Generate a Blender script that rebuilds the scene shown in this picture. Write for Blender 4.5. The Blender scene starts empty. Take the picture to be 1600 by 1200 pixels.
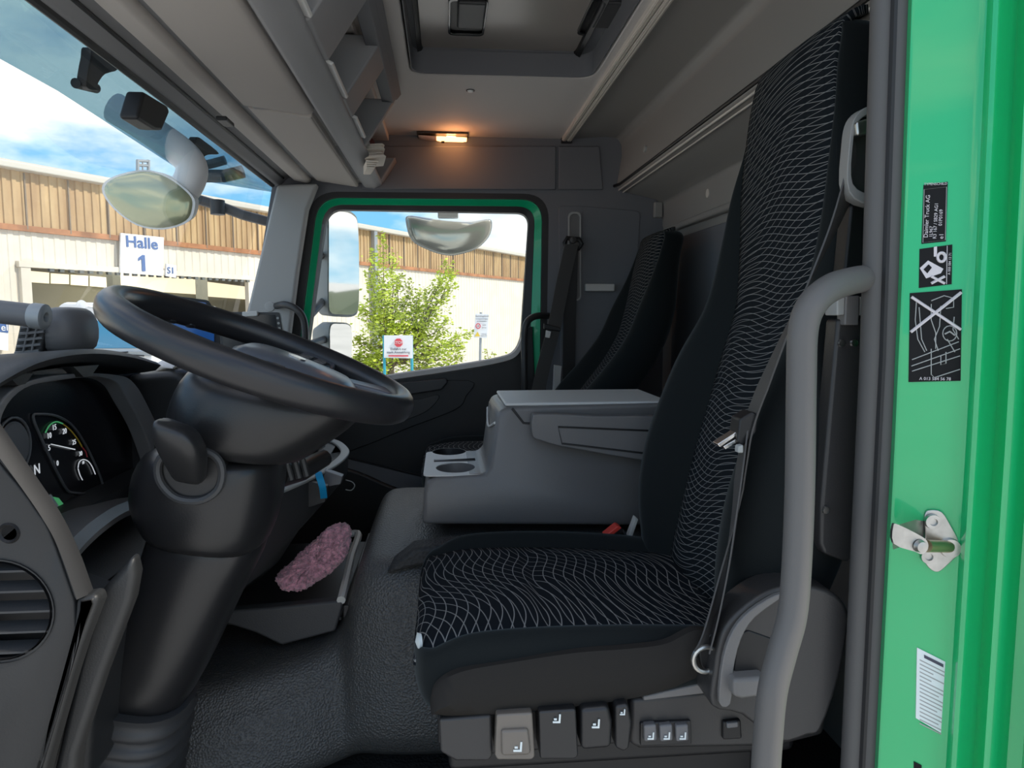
import bpy, math, random
from mathutils import Vector, Matrix
random.seed(7)
C = bpy.context.scene.collection
# ------------------------------------------------------------------ camera, sky, sun, exposure
CZ = 0.95                      # camera height above the cab floor
YAW, PITCH, FPX = math.radians(5.4), math.radians(5.5), 1109.0
cam_d = bpy.data.cameras.new('camera'); cam = bpy.data.objects.new('camera', cam_d); C.objects.link(cam)
cam_d.sensor_width = 36.0; cam_d.lens = 36.0*FPX/1600.0; cam_d.clip_start = 0.05; cam_d.clip_end = 500
cam.location = (0, 0, CZ); cam.rotation_euler = (math.pi/2-PITCH, 0, -YAW)
bpy.context.scene.camera = cam
vs = bpy.context.scene.view_settings
vs.view_transform = 'Standard'; vs.look = 'None'; vs.exposure = 1.3; vs.gamma = 1.0; vs.use_curve_mapping = False
bpy.context.scene.cycles.max_bounces = 10
bpy.context.scene.cycles.diffuse_bounces = 6
bpy.context.scene.cycles.transparent_max_bounces = 16
bpy.context.scene.cycles.use_denoising = True

w = bpy.data.worlds.new('sky'); bpy.context.scene.world = w; w.use_nodes = True
nt = w.node_tree; N = nt.nodes; L = nt.links; N.clear()
tc = N.new('ShaderNodeTexCoord'); mp = N.new('ShaderNodeMapping'); mp.inputs['Scale'].default_value = (1, 1, 2.6); mp.inputs['Location'].default_value = (0.35, 0.1, 0.0)
L.new(tc.outputs['Generated'], mp.inputs['Vector'])
nz = N.new('ShaderNodeTexNoise'); nz.inputs['Scale'].default_value = 2.3; nz.inputs['Detail'].default_value = 7; nz.inputs['Roughness'].default_value = 0.55
L.new(mp.outputs[0], nz.inputs['Vector'])
cr = N.new('ShaderNodeValToRGB'); cr.color_ramp.elements[0].position = 0.45; cr.color_ramp.elements[1].position = 0.60
L.new(nz.outputs['Fac'], cr.inputs['Fac'])
sx = N.new('ShaderNodeSeparateXYZ'); L.new(tc.outputs['Generated'], sx.inputs[0])
g = N.new('ShaderNodeValToRGB'); g.color_ramp.elements[0].position = 0.0; g.color_ramp.elements[0].color = (0.13, 0.32, 0.46, 1)
g.color_ramp.elements[1].position = 0.7; g.color_ramp.elements[1].color = (0.025, 0.13, 0.36, 1)
L.new(sx.outputs['Z'], g.inputs['Fac'])
mx = N.new('ShaderNodeMix'); mx.data_type = 'RGBA'; L.new(cr.outputs['Color'], mx.inputs['Factor']); L.new(g.outputs['Color'], mx.inputs['A']); mx.inputs['B'].default_value = (0.70, 0.67, 0.63, 1)
bg = N.new('ShaderNodeBackground'); L.new(mx.outputs['Result'], bg.inputs['Color']); bg.inputs['Strength'].default_value = 1.0
wo = N.new('ShaderNodeOutputWorld'); L.new(bg.outputs[0], wo.inputs['Surface'])

sd = bpy.data.lights.new('sun', 'SUN'); so = bpy.data.objects.new('sun', sd); C.objects.link(so)
sd.energy = 1.7; sd.angle = math.radians(2.5); sd.color = (1.0, 0.93, 0.82)
# sun stands behind the truck, about 42 degrees high
so.rotation_euler = Vector((-0.85, 0.20, -0.80)).to_track_quat('-Z', 'Y').to_euler()

# ------------------------------------------------------------------ measuring: a sight line of the photograph met with a plane of the cab
_F = Vector((math.sin(YAW)*math.cos(PITCH), math.cos(YAW)*math.cos(PITCH), -math.sin(PITCH)))
_R = Vector((math.cos(YAW), -math.sin(YAW), 0)); _U = _R.cross(_F)
O = Vector((0, 0, CZ))
def ray(px, py): return _F + _R*((px-800)/FPX) + _U*((600-py)/FPX)
def P(px, py, Y=None, X=None, Z=None):
    d = ray(px, py)
    t = Y/d.y if Y is not None else (X/d.x if X is not None else (Z-CZ)/d.z)
    return O + d*t
def PL(px, py, a, n):
    d = ray(px, py); return O + d*((a-O).dot(n)/d.dot(n))
def V(*a): return Vector(a)

# ------------------------------------------------------------------ materials
M = {}
def nodes(name):
    m = bpy.data.materials.new(name); m.use_nodes = True
    return m, m.node_tree.nodes, m.node_tree.links, m.node_tree.nodes['Principled BSDF']
def mat(name, col, rough=0.6, metal=0.0, bump=0.0, bscale=300, kind='noise', sheen=0.0, emit=None, estr=1.0, spec=0.5, vary=0.0, vscale=6, coat=0.0, alpha=None, bdist=0.001):
    m, n, l, b = nodes(name)
    b.inputs['Base Color'].default_value = (*col, 1); b.inputs['Roughness'].default_value = rough; b.inputs['Metallic'].default_value = metal
    b.inputs['Specular IOR Level'].default_value = spec
    b.inputs['Coat Weight'].default_value = coat
    if sheen: b.inputs['Sheen Weight'].default_value = sheen; b.inputs['Sheen Roughness'].default_value = 0.4; b.inputs['Sheen Tint'].default_value = (0.7, 0.8, 0.82, 1)
    if emit: b.inputs['Emission Color'].default_value = (*emit, 1); b.inputs['Emission Strength'].default_value = estr
    if bump or vary:
        t = n.new('ShaderNodeTexCoord')
    if bump:
        if kind == 'noise':
            x = n.new('ShaderNodeTexNoise'); x.inputs['Scale'].default_value = bscale; x.inputs['Detail'].default_value = 2; o = x.outputs['Fac']
        else:
            x = n.new('ShaderNodeTexVoronoi'); x.inputs['Scale'].default_value = bscale; o = x.outputs['Distance']
        l.new(t.outputs['Object'], x.inputs['Vector'])
        bp = n.new('ShaderNodeBump'); bp.inputs['Strength'].default_value = bump; bp.inputs['Distance'].default_value = bdist
        l.new(o, bp.inputs['Height']); l.new(bp.outputs[0], b.inputs['Normal'])
    if vary:
        y = n.new('ShaderNodeTexNoise'); y.inputs['Scale'].default_value = vscale; y.inputs['Detail'].default_value = 4
        l.new(t.outputs['Object'], y.inputs['Vector'])
        r = n.new('ShaderNodeValToRGB'); r.color_ramp.elements[0].position = .3; r.color_ramp.elements[1].position = .7
        r.color_ramp.elements[0].color = tuple(c*(1-vary) for c in col)+(1,); r.color_ramp.elements[1].color = tuple(min(1, c*(1+vary)) for c in col)+(1,)
        l.new(y.outputs['Fac'], r.inputs['Fac']); l.new(r.outputs['Color'], b.inputs['Base Color'])
    M[name] = m; return m
def mnode(n, l, op, a, b=None, c=None):
    x = n.new('ShaderNodeMath'); x.operation = op
    for i, q in enumerate((a, b, c)):
        if q is None: continue
        if isinstance(q, (int, float)): x.inputs[i].default_value = q
        else: l.new(q, x.inputs[i])
    return x.outputs[0]
def fabric_wave(name, dens, base, line):
    m, n, l, b = nodes(name)
    uv = n.new('ShaderNodeUVMap'); s = n.new('ShaderNodeSeparateXYZ'); l.new(uv.outputs[0], s.inputs[0]); u, v = s.outputs[0], s.outputs[1]
    f = lambda op, a, b_=None, c=None: mnode(n, l, op, a, b_, c)
    def fam(k, slope, amp, ku, kv, ph):
        a = f('ADD', f('MULTIPLY', u, ku), f('ADD', f('MULTIPLY', v, kv), ph))
        p = f('ADD', f('ADD', f('MULTIPLY', v, k), f('MULTIPLY', u, slope)), f('MULTIPLY', f('SINE', a), amp))
        q = f('ABSOLUTE', f('SUBTRACT', f('FRACT', p), 0.5))
        mr = n.new('ShaderNodeMapRange'); mr.interpolation_type = 'SMOOTHSTEP'; l.new(q, mr.inputs[0])
        mr.inputs[1].default_value = 0.0; mr.inputs[2].default_value = 0.075; mr.inputs[3].default_value = 1; mr.inputs[4].default_value = 0
        return mr.outputs[0]
    a = fam(dens, 4, 0.85, 24, 7, 0.0); c = fam(dens*0.8, 26, 1.0, 19, -12, 1.7)
    fac = f('MAXIMUM', a, f('MULTIPLY', c, 0.85))
    x = n.new('ShaderNodeMix'); x.data_type = 'RGBA'; l.new(fac, x.inputs['Factor']); x.inputs['A'].default_value = (*base, 1); x.inputs['B'].default_value = (*line, 1)
    l.new(x.outputs['Result'], b.inputs['Base Color']); b.inputs['Roughness'].default_value = 0.95; b.inputs['Specular IOR Level'].default_value = 0.1
    bp = n.new('ShaderNodeBump'); bp.inputs['Strength'].default_value = 0.4; bp.inputs['Distance'].default_value = 0.001; l.new(fac, bp.inputs['Height']); l.new(bp.outputs[0], b.inputs['Normal'])
    M[name] = m
def glass(name, tint=(1, 1, 1), refl=0.06, rough=0.02, body=0.0, bodycol=(.8, .8, .8)):
    m = bpy.data.materials.new(name); m.use_nodes = True; n = m.node_tree.nodes; l = m.node_tree.links; n.clear()
    t = n.new('ShaderNodeBsdfTransparent'); t.inputs[0].default_value = (*tint, 1)
    gl = n.new('ShaderNodeBsdfGlossy'); gl.inputs['Roughness'].default_value = rough
    fr = n.new('ShaderNodeFresnel'); fr.inputs[0].default_value = 1.45
    k = mnode(n, l, 'MULTIPLY', fr.outputs[0], refl/0.04*1.0)
    k = mnode(n, l, 'MINIMUM', k, 0.6)
    mx = n.new('ShaderNodeMixShader'); l.new(k, mx.inputs[0]); l.new(t.outputs[0], mx.inputs[1]); l.new(gl.outputs[0], mx.inputs[2])
    out = mx
    if body:
        d = n.new('ShaderNodeBsdfDiffuse'); d.inputs[0].default_value = (*bodycol, 1); m2 = n.new('ShaderNodeMixShader'); m2.inputs[0].default_value = body
        l.new(mx.outputs[0], m2.inputs[1]); l.new(d.outputs[0], m2.inputs[2]); out = m2
    o = n.new('ShaderNodeOutputMaterial'); l.new(out.outputs[0], o.inputs[0]); M[name] = m
mat('lining', (.60, .575, .55), .75, bump=.15, bscale=500, spec=.25)
mat('pillar', (.40, .405, .40), .7, bump=.1, bscale=500, spec=.25)
mat('flap', (.42, .39, .36), .7, bump=.1, bscale=500, spec=.25)
mat('rim_grey', (.25, .25, .255), .6, bump=.15, bscale=500, spec=.3)
mat('hatch', (.34, .31, .28), .28, spec=.5)
mat('maroon', (.20, .05, .05), .6)
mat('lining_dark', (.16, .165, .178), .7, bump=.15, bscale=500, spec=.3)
mat('rear_panel', (.30, .29, .27), .45, bump=.08, bscale=400, spec=.35)
mat('dash', (.023, .024, .025), .5, bump=.25, bscale=420)
mat('dash_mid', (.046, .047, .049), .5, bump=.25, bscale=420)
mat('column', (.016, .016, .017), .33, bump=.12, bscale=420)
mat('wheel_leather', (.020, .020, .022), .32, bump=.1, bscale=500)
mat('spoke', (.11, .12, .14), .28)  # lightened and blued to carry the highlight from the window
mat('black', (.008, .008, .009), .5)
mat('black_gloss', (.006, .006, .007), .12)
mat('rubber', (.02, .02, .021), .65)
mat('seal', (.085, .082, .08), .6)
mat('seal_black', (.015, .015, .016), .55)
mat('console', (.155, .15, .147), .42, bump=.2, bscale=450)
mat('console_light', (.60, .60, .58), .5, bump=.25, bscale=450)
mat('tunnel', (.074, .073, .070), .38, bump=.8, bscale=240, kind='v', bdist=.002)
mat('floor_mat', (.03, .03, .03), .7, bump=.9, bscale=160, kind='v', bdist=.002)
mat('tray_rim', (.55, .54, .5), .5)
mat('guide_grey', (.24, .24, .23), .5)
mat('velvet', (.013, .0155, .016), 1.0, bump=.3, bscale=900, sheen=.16, spec=.1)
mat('velvet_side', (.028, .026, .024), .95, bump=.2, bscale=1200, spec=.1)
mat('belt', (.06, .057, .055), .6, bump=.3, bscale=900)
mat('belt_light', (.2, .19, .18), .6, bump=.3, bscale=900)
mat('handle_grey', (.115, .11, .105), .55, bump=.12, bscale=600)
mat('seat_plastic', (.034, .033, .033), .42, bump=.2, bscale=420)
mat('lever_black', (.02, .02, .021), .38)
mat('lever_brown', (.16, .14, .12), .35)
mat('paint', (.008, .47, .155), .38, coat=1.0, spec=.5)
mat('paint_door', (.0, .42, .18), .35, coat=.5)
mat('chrome', (.75, .74, .72), .25, metal=1)
mat('steel', (.5, .5, .48), .35, metal=1, vary=.15, vscale=60)
mat('brass', (.55, .42, .26), .35, metal=1)
mat('alu', (.72, .67, .60), .4, metal=.15)
mat('white', (.8, .8, .8), .5)
mat('white_paint', (.75, .76, .77), .35)
mat('paper', (.72, .66, .58), .8)
mat('label_black', (.010, .010, .011), .5, spec=.15)
mat('label_line', (.62, .58, .6), .5)
mat('label_grey', (.35, .36, .35), .5)
mat('label_white', (.72, .78, .78), .4)
mat('ink', (.06, .06, .09), .6)
mat('blue_ink', (.06, .13, .32), .5)
mat('red', (.6, .05, .05), .5)
mat('red_glow', (.75, .06, .04), .4)
mat('sign_red', (.7, .07, .09), .5)
mat('sign_yellow', (.8, .55, .05), .5)
mat('teal_post', (.03, .33, .42), .5)
mat('galv', (.33, .35, .36), .5, metal=.4)
mat('blue_strap', (.0, .30, .60), .6)
mat('pink_fluff', (.60, .29, .36), .95, bump=1.0, bscale=260, sheen=.6, vary=.55, vscale=90, bdist=.006)
mat('lamp_on', (1, .55, .3), .4, emit=(1, .42, .14), estr=2.2)
mat('lamp_bulb', (1, .8, .4), .4, emit=(1, .72, .28), estr=9)
mat('lamp_off', (.5, .42, .38), .3)
mat('amber', (.75, .4, .02), .5, emit=(.9, .45, .02), estr=.35)
mat('screen_blue', (.01, .02, .05), .1, emit=(.02, .12, .45), estr=.15)
mat('screen', (.02, .025, .03), .15)
mat('gauge_face', (.012, .012, .015), .25)
mat('gauge_white', (.6, .6, .6), .5, emit=(.7, .75, .8), estr=.25)
mat('gauge_green', (.05, .35, .12), .5, emit=(.1, .5, .2), estr=.15)
mat('gauge_ring', (.25, .26, .27), .3, metal=.5)
mat('grey_device', (.14, .14, .145), .45, bump=.1, bscale=500)
mat('clad_white', (.70, .64, .53), .5, vary=.07, vscale=1.2)
mat('gutter', (.55, .52, .45), .6)
mat('steel_dark', (.13, .14, .13), .7)
mat('hall_in', (.16, .16, .13), .9)
mat('hall_light', (.5, .45, .35), .8, emit=(.85, .72, .5), estr=.55)
mat('trunk', (.20, .15, .10), .9)
mat('leaf', (.46, .54, .05), .6, vary=.45, vscale=1.5)
mat('leaf_yellow', (.55, .52, .06), .6)
mat('mirror_glass', (.80, .80, .78), .03, metal=1)
mat('mirror_shell', (.24, .26, .26), .45)
mat('beige_mirror', (.62, .60, .52), .10, metal=1)
mat('front_reflection', (.46, .48, .30), .16, metal=.35, spec=.6)  # olive reflection of truck and ground put into the base colour
mat('joint_brown', (.22, .17, .12), .8)
mat('kerb_reflection', (.58, .57, .50), .12, metal=.45, spec=.6)  # pale beige reflection put into the mirror's base colour
mat('leaf_dark', (.06, .09, .03), .8)
mat('ground', (.60, .57, .52), .9, vary=.15, vscale=.6)
mat('truck_glass', (.06, .25, .42), .08, spec=.9)
fabric_wave('fabric', 92, (.010, .013, .016), (.27, .265, .255))
fabric_wave('fabric_seat', 60, (.008, .011, .015), (.30, .30, .29))
glass('window_glass', (.97, .985, .98), .012)
glass('shield_glass', (.96, .98, .98), .004)
glass('visor_tint', (.46, .60, .66), .008)
glass('milky', (.80, .82, .83), .05, body=.42, bodycol=(.75, .76, .76))
glass('clear_dial', (.9, .9, .9), .05)
# translucency of leaves
_m = M['leaf']; _b = _m.node_tree.nodes['Principled BSDF']; _b.inputs['Subsurface Weight'].default_value = 0.0

# weathered brown cladding
m, n, l, b = nodes('clad_brown'); t = n.new('ShaderNodeTexCoord')
mpg = n.new('ShaderNodeMapping'); mpg.inputs['Scale'].default_value = (1.0, 1.0, .22); l.new(t.outputs['Object'], mpg.inputs[0])
z1 = n.new('ShaderNodeTexNoise'); z1.inputs['Scale'].default_value = 2.2; z1.inputs['Detail'].default_value = 5; l.new(mpg.outputs[0], z1.inputs['Vector'])
r = n.new('ShaderNodeValToRGB'); e = r.color_ramp.elements; e[0].position = .3; e[0].color = (.34, .21, .10, 1); e[1].position = .72; e[1].color = (.55, .39, .20, 1)
l.new(z1.outputs['Fac'], r.inputs[0]); l.new(r.outputs[0], b.inputs['Base Color']); b.inputs['Roughness'].default_value = .7; M['clad_brown'] = m
mat('rust', (.36, .16, .07), .8, vary=.35, vscale=2)

# ------------------------------------------------------------------ mesh building
def wl(o):
    v = Vector((0, 0, 0))
    while o is not None: v += o.location; o = o.parent
    return v
def xy_frame(d):
    d = d.normalized(); a = Vector((0, 0, 1)) if abs(d.z) < .9 else Vector((1, 0, 0))
    s = d.cross(a).normalized(); return s, s.cross(d).normalized()
class MB:
    def __init__(s): s.v = []; s.f = []; s.uv = {}
    def add(s, vs, fs):
        o = len(s.v); s.v += [Vector(q) for q in vs]; s.f += [tuple(i+o for i in f) for f in fs]; return s
    def box(s, lo, hi):
        (a, b, c), (d, e, f) = lo, hi
        a, d = min(a, d), max(a, d); b, e = min(b, e), max(b, e); c, f = min(c, f), max(c, f)
        return s.add([(a,b,c),(d,b,c),(d,e,c),(a,e,c),(a,b,f),(d,b,f),(d,e,f),(a,e,f)], [(0,3,2,1),(4,5,6,7),(0,1,5,4),(1,2,6,5),(2,3,7,6),(3,0,4,7)])
    def obox(s, c, ax, ay, az):       # centre and three half axes
        c = Vector(c); vs = [c+ax*i+ay*j+az*k for k in (-1, 1) for i, j in ((-1,-1),(1,-1),(1,1),(-1,1))]
        return s.add(vs, [(0,3,2,1),(4,5,6,7),(0,1,5,4),(1,2,6,5),(2,3,7,6),(3,0,4,7)])
    def prism(s, pts, vec):
        pts = [Vector(p) for p in pts]; vec = Vector(vec); n = len(pts)
        return s.add(pts+[p+vec for p in pts], [tuple(range(n))[::-1], tuple(range(n, 2*n))]+[(i, (i+1) % n, n+(i+1) % n, n+i) for i in range(n)])
    def ring(s, out, inn, vec):       # frame between two loops of equal count, given depth
        n = len(out); vec = Vector(vec); vs = [Vector(p) for p in out]+[Vector(p) for p in inn]; vs += [p+vec for p in vs]
        f = []
        for i in range(n):
            j = (i+1) % n
            f += [(i, j, n+j, n+i), (2*n+i, 3*n+i, 3*n+j, 2*n+j), (i, 2*n+i, 2*n+j, j), (n+i, n+j, 3*n+j, 3*n+i)]
        return s.add(vs, f)
    def loft(s, rings, closed=True, cap=True, loop=False):
        n = len(rings[0]); vs = [p for r in rings for p in r]; f = []; m = len(rings)
        for k in range(m if loop else m-1):
            k2 = (k+1) % m
            for i in range(n if closed else n-1):
                j = (i+1) % n; f.append((k*n+i, k*n+j, k2*n+j, k2*n+i))
        if cap and closed and not loop: f += [tuple(range(n))[::-1], tuple((m-1)*n+i for i in range(n))]
        return s.add(vs, f)
    def tube(s, pts, r, seg=12, closed=False, flat=None):
        pts = [Vector(p) for p in pts]; n = len(pts); rings = []; up = None
        for i, p in enumerate(pts):
            if closed: d = pts[(i+1) % n]-pts[i-1]
            else: d = pts[min(i+1, n-1)]-pts[max(i-1, 0)]
            d.normalize()
            if up is None: _, up = xy_frame(d)
            up = (up-d*up.dot(d)).normalized(); sd_ = d.cross(up); rr = r[i] if isinstance(r, (list, tuple)) else r
            rings.append([p+(up*math.cos(a)+sd_*math.sin(a))*rr for a in [2*math.pi*k/seg for k in range(seg)]])
        return s.loft(rings, True, not closed, closed)
    def ribbon(s, pts, wid, th):      # wid: list of half-width vectors
        rings = []; n = len(pts)
        for i in range(n):
            p = Vector(pts[i]); d = (Vector(pts[min(i+1, n-1)])-Vector(pts[max(i-1, 0)])).normalized(); wv = Vector(wid[i] if isinstance(wid, list) else wid)
            nn = d.cross(wv).normalized()*th*.5
            rings.append([p-wv-nn, p+wv-nn, p+wv+nn, p-wv+nn])
        return s.loft(rings)
    def lathe(s, prof, c, ax, seg=24, cap=True):  # prof: (radius, height) along ax
        ax = Vector(ax).normalized(); a, b = xy_frame(ax); c = Vector(c)
        rings = [[c+ax*h+(a*math.cos(t)+b*math.sin(t))*max(r_, 1e-5) for t in [2*math.pi*k/seg for k in range(seg)]] for r_, h in prof]
        return s.loft(rings, True, cap)
    def disc(s, c, ax, r_, th, seg=24): return s.lathe([(r_, 0), (r_, th)], c, ax, seg)
    def build(s, name, m, parent=None, bevel=0, bseg=3, sub=0, angle=35, flat=False):
        off = wl(parent) if parent else Vector((0, 0, 0))
        me = bpy.data.meshes.new(name); me.from_pydata([tuple(p-off) for p in s.v], [], s.f); me.validate()
        ob = bpy.data.objects.new(name, me); C.objects.link(ob); me.materials.append(M[m] if isinstance(m, str) else m)
        import bmesh
        bm = bmesh.new(); bm.from_mesh(me); bmesh.ops.recalc_face_normals(bm, faces=bm.faces); bm.to_mesh(me); bm.free()
        if s.uv:
            ul = me.uv_layers.new(name='UVMap')
            for lp in me.loops: ul.data[lp.index].uv = s.uv.get(lp.vertex_index, (0, 0))
        if not flat:
            me.shade_smooth()
            if not bevel and not sub: me.set_sharp_from_angle(angle=math.radians(angle))
        if bevel:
            bv = ob.modifiers.new('b', 'BEVEL'); bv.width = bevel; bv.segments = bseg; bv.limit_method = 'ANGLE'; bv.angle_limit = math.radians(32); bv.harden_normals = True
        if sub:
            sb = ob.modifiers.new('s', 'SUBSURF'); sb.levels = sub; sb.render_levels = sub
        if parent: ob.parent = parent
        return ob
def tag(o, label, cat, group=None):
    o['label'] = label; o['category'] = cat
    if group: o['group'] = group
    return o
def thing(name, label, cat, loc=(0, 0, 0), group=None):
    o = bpy.data.objects.new(name, None); C.objects.link(o); o.location = loc; o.empty_display_size = .05
    return tag(o, label, cat, group)
def struct(o): o['kind'] = 'structure'; return o
def rounded(pts, r, seg=6):           # pts: corner list (3d, coplanar); r: radius or list
    out = []; n = len(pts)
    for i in range(n):
        p = Vector(pts[i]); a = Vector(pts[i-1])-p; b = Vector(pts[(i+1) % n])-p; rr = r[i] if isinstance(r, (list, tuple)) else r
        rr = min(rr, a.length*.48, b.length*.48); a = p+a.normalized()*rr; b = p+b.normalized()*rr
        for k in range(seg+1):
            t = k/seg; out.append(a*(1-t)**2+p*2*t*(1-t)+b*t*t)
    return out
def smooth(pts, k=6, closed=False):    # Catmull-Rom through points
    pts = [Vector(p) for p in pts]; n = len(pts); out = []
    rng = range(n) if closed else range(n-1)
    for i in rng:
        p0 = pts[i-1] if (i > 0 or closed) else pts[0]; p1 = pts[i]; p2 = pts[(i+1) % n]; p3 = pts[(i+2) % n] if (i+2 < n or closed) else pts[-1]
        for j in range(k):
            t = j/k; out.append(.5*((2*p1)+(p2-p0)*t+(2*p0-5*p1+4*p2-p3)*t*t+(3*p1-p0-3*p2+p3)*t**3))
    if not closed: out.append(pts[-1])
    return out
def text(name, s, size, at_, xd, yd, m, parent, ex=.0006, align='CENTER', sx=1.0, shear=0, bold=0):
    cu = bpy.data.curves.new('t', 'FONT'); cu.body = s; cu.size = size; cu.extrude = ex; cu.align_x = align; cu.align_y = 'CENTER'; cu.resolution_u = 3; cu.shear = shear; cu.offset = bold
    to = bpy.data.objects.new('t', cu); C.objects.link(to); bpy.context.view_layer.update()
    me = bpy.data.meshes.new_from_object(to.evaluated_get(bpy.context.evaluated_depsgraph_get())); bpy.data.objects.remove(to); bpy.data.curves.remove(cu)
    xd = Vector(xd).normalized()*sx; yd = Vector(yd).normalized(); zd = xd.cross(yd).normalized(); at_ = Vector(at_)
    off = wl(parent) if parent else Vector((0, 0, 0))
    for v in me.vertices: v.co = at_+xd*v.co.x+yd*v.co.y+zd*v.co.z-off
    ob = bpy.data.objects.new(name, me); C.objects.link(ob); me.materials.clear(); me.materials.append(M[m])
    if parent: ob.parent = parent
    return ob
# ================================================================== THE CAB SHELL
YF, ZC = 2.75, 1.62
# ceiling with the hatch hole
b = MB()
outer = [V(-.70, .70, ZC), V(-.70, 2.95, ZC), V(.475, 2.95, ZC), V(.475, .70, ZC)]
hole = [V(-.09, 1.10, ZC), V(-.09, 2.075, ZC), V(.425, 2.06, ZC), V(.425, 1.10, ZC)]
b.ring(rounded(outer, .002), rounded(hole, .05), (0, 0, .06))
b.add([(-.75, .66, 1.76), (1.0, .66, 1.76), (1.0, 3.0, 1.76), (-.75, 3.0, 1.76), (-.75, .66, 1.80), (1.0, .66, 1.80), (1.0, 3.0, 1.80), (-.75, 3.0, 1.80)], [(0,3,2,1),(4,5,6,7),(0,1,5,4),(1,2,6,5),(2,3,7,6),(3,0,4,7)])
struct(b.build('ceiling', 'lining', bevel=.006))
# rear wall of the cab, one extrusion across the cab
prof = [(.475, 1.62), (.62, 1.632), (.664, 1.628), (.682, 1.604), (.684, 1.56), (.664, 1.441), (.70, 1.425), (.82, 1.40), (.846, 1.385), (.850, 1.30), (.862, 1.27), (.862, .30), (.862, -.02), (.98, -.02), (.98, 1.76), (.475, 1.76)]
b = MB().prism([V(x, .70, z) for x, z in prof], (0, 2.25, 0))
rw = struct(b.build('wall_rear', 'rear_panel', bevel=.008))
b = MB()
b.tube([V(.668, .80, 1.447), V(.668, 2.70, 1.447), V(.655, 2.745, 1.447)], .006, 8); b.build('seam_gasket', 'black', rw)
b = MB(); b.tube([V(.674, .80, 1.432), V(.674, 2.745, 1.432)], .0035, 8); b.tube([V(.69, .80, 1.424), V(.69, 2.745, 1.424)], .0025, 8); b.build('seam_bead', 'alu', rw)
b = MB(); b.prism(rounded([V(.864, 2.62, 1.235), V(.864, 1.0, 1.235), V(.864, 1.0, .5), V(.864, 2.62, .5)], .06), (-.012, 0, 0)); b.build('rear_trim_panel', 'lining_dark', rw, bevel=.006)
b = MB(); b.box((.835, 1.0, 1.262), (.865, 2.70, 1.285)); b.build('ledge', 'rear_panel', rw, bevel=.008)
for k, (px, py) in enumerate(((1105, 302), (1118, 296))):
    if k: continue
    c = P(px, py, X=.846); st = MB().lathe([(.0, -.012), (.013, -.010), (.014, .0), (.0, .002)], c, (-1, 0, 0)); tag(st.build('trim_clip', 'alu'), 'small round metal clip on the rear wall above the passenger backrest', 'clip')
c = P(1010, 233, X=.676); st = MB().lathe([(0, .010), (.011, .008), (.012, -.004), (0, -.005)], c, (-1, 0, .1)); tag(st.build('cover_cap', 'label_grey'), 'small grey round cap on the upper rear panel under the roof rail', 'cap')
br = MB(); c = P(1033, 328, X=.84); br.box(c+V(-.03, -.012, -.03), c+V(.004, .012, .03)); tag(br.build('wall_bracket', 'rear_panel', bevel=.006), 'small angled bracket in the rear wall corner above the passenger seat', 'bracket')
# side wall on the passenger side, with the door opening
L0 = rounded([P(430, 690, Y=YF), P(486, 299, Y=YF), P(858, 303, Y=YF), P(850, 790, Y=YF)], [.03, .10, .10, .03], 8)
L1 = rounded([P(447, 690, Y=YF), P(496, 308, Y=YF), P(848, 311, Y=YF), P(841, 790, Y=YF)], [.03, .085, .085, .03], 8)
L2 = rounded([P(461, 690, Y=YF+.03), P(507, 320, Y=YF+.03), P(836, 323, Y=YF+.03), P(822, 700, Y=YF+.03)], [.03, .07, .07, .03], 8)
L3 = rounded([P(463, 618, Y=YF+.05), P(512, 327, Y=YF+.05), P(827, 333, Y=YF+.05), P(812, 557, Y=YF+.05)], [.03, .06, .05, .10], 8)
b = MB(); b.ring(rounded([V(-.90, YF, .0), V(-.585, YF, 1.66), V(.92, YF, 1.66), V(.92, YF, 0)], .002, 8), L0, (0, .09, 0))
wr = struct(b.build('wall_right', 'lining_dark', flat=False))
# upper lining face between door and ceiling, with its seams
b = MB(); b.prism([P(566, 297, Y=YF), P(868, 297, Y=YF), P(868, 229, Y=YF), P(566, 229, Y=YF)], (0, -.012, 0)); b.build('upper_lining', 'lining_dark', wr, bevel=.005)
b = MB(); b.prism([P(872, 297, Y=YF), P(942, 297, Y=YF), P(936, 229, Y=YF), P(872, 229, Y=YF)], (0, -.010, 0)); b.build('corner_lining', 'lining_dark', wr, bevel=.005)
b = MB(); b.disc(P(867, 268, Y=YF-.002), (0, -1, 0), .004, .004); b.build('screw_hole', 'black', wr)
b = MB(); b.prism(rounded([P(876, 612, Y=YF), P(872, 322, Y=YF), P(908, 322, Y=YF), P(1000, 330, Y=YF), P(985, 612, Y=YF)], .02), (0, -.006, 0)); b.build('pillar_trim', 'lining_dark', wr, bevel=.004)
b = MB(); b.box(P(915, 455, Y=YF-.03), P(958, 444, Y=YF)); b.build('ledge', 'lining', wr, bevel=.004)
b = MB(); b.ring(L0, L1, (0, .025, 0)); struct(b.build('trim_1', 'seal_black', bevel=.004))
b = MB(); b.ring([p+V(0, .012, 0) for p in L1], L2, (0, .05, 0)); struct(b.build('trim_2', 'paint_door', bevel=.006))
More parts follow.
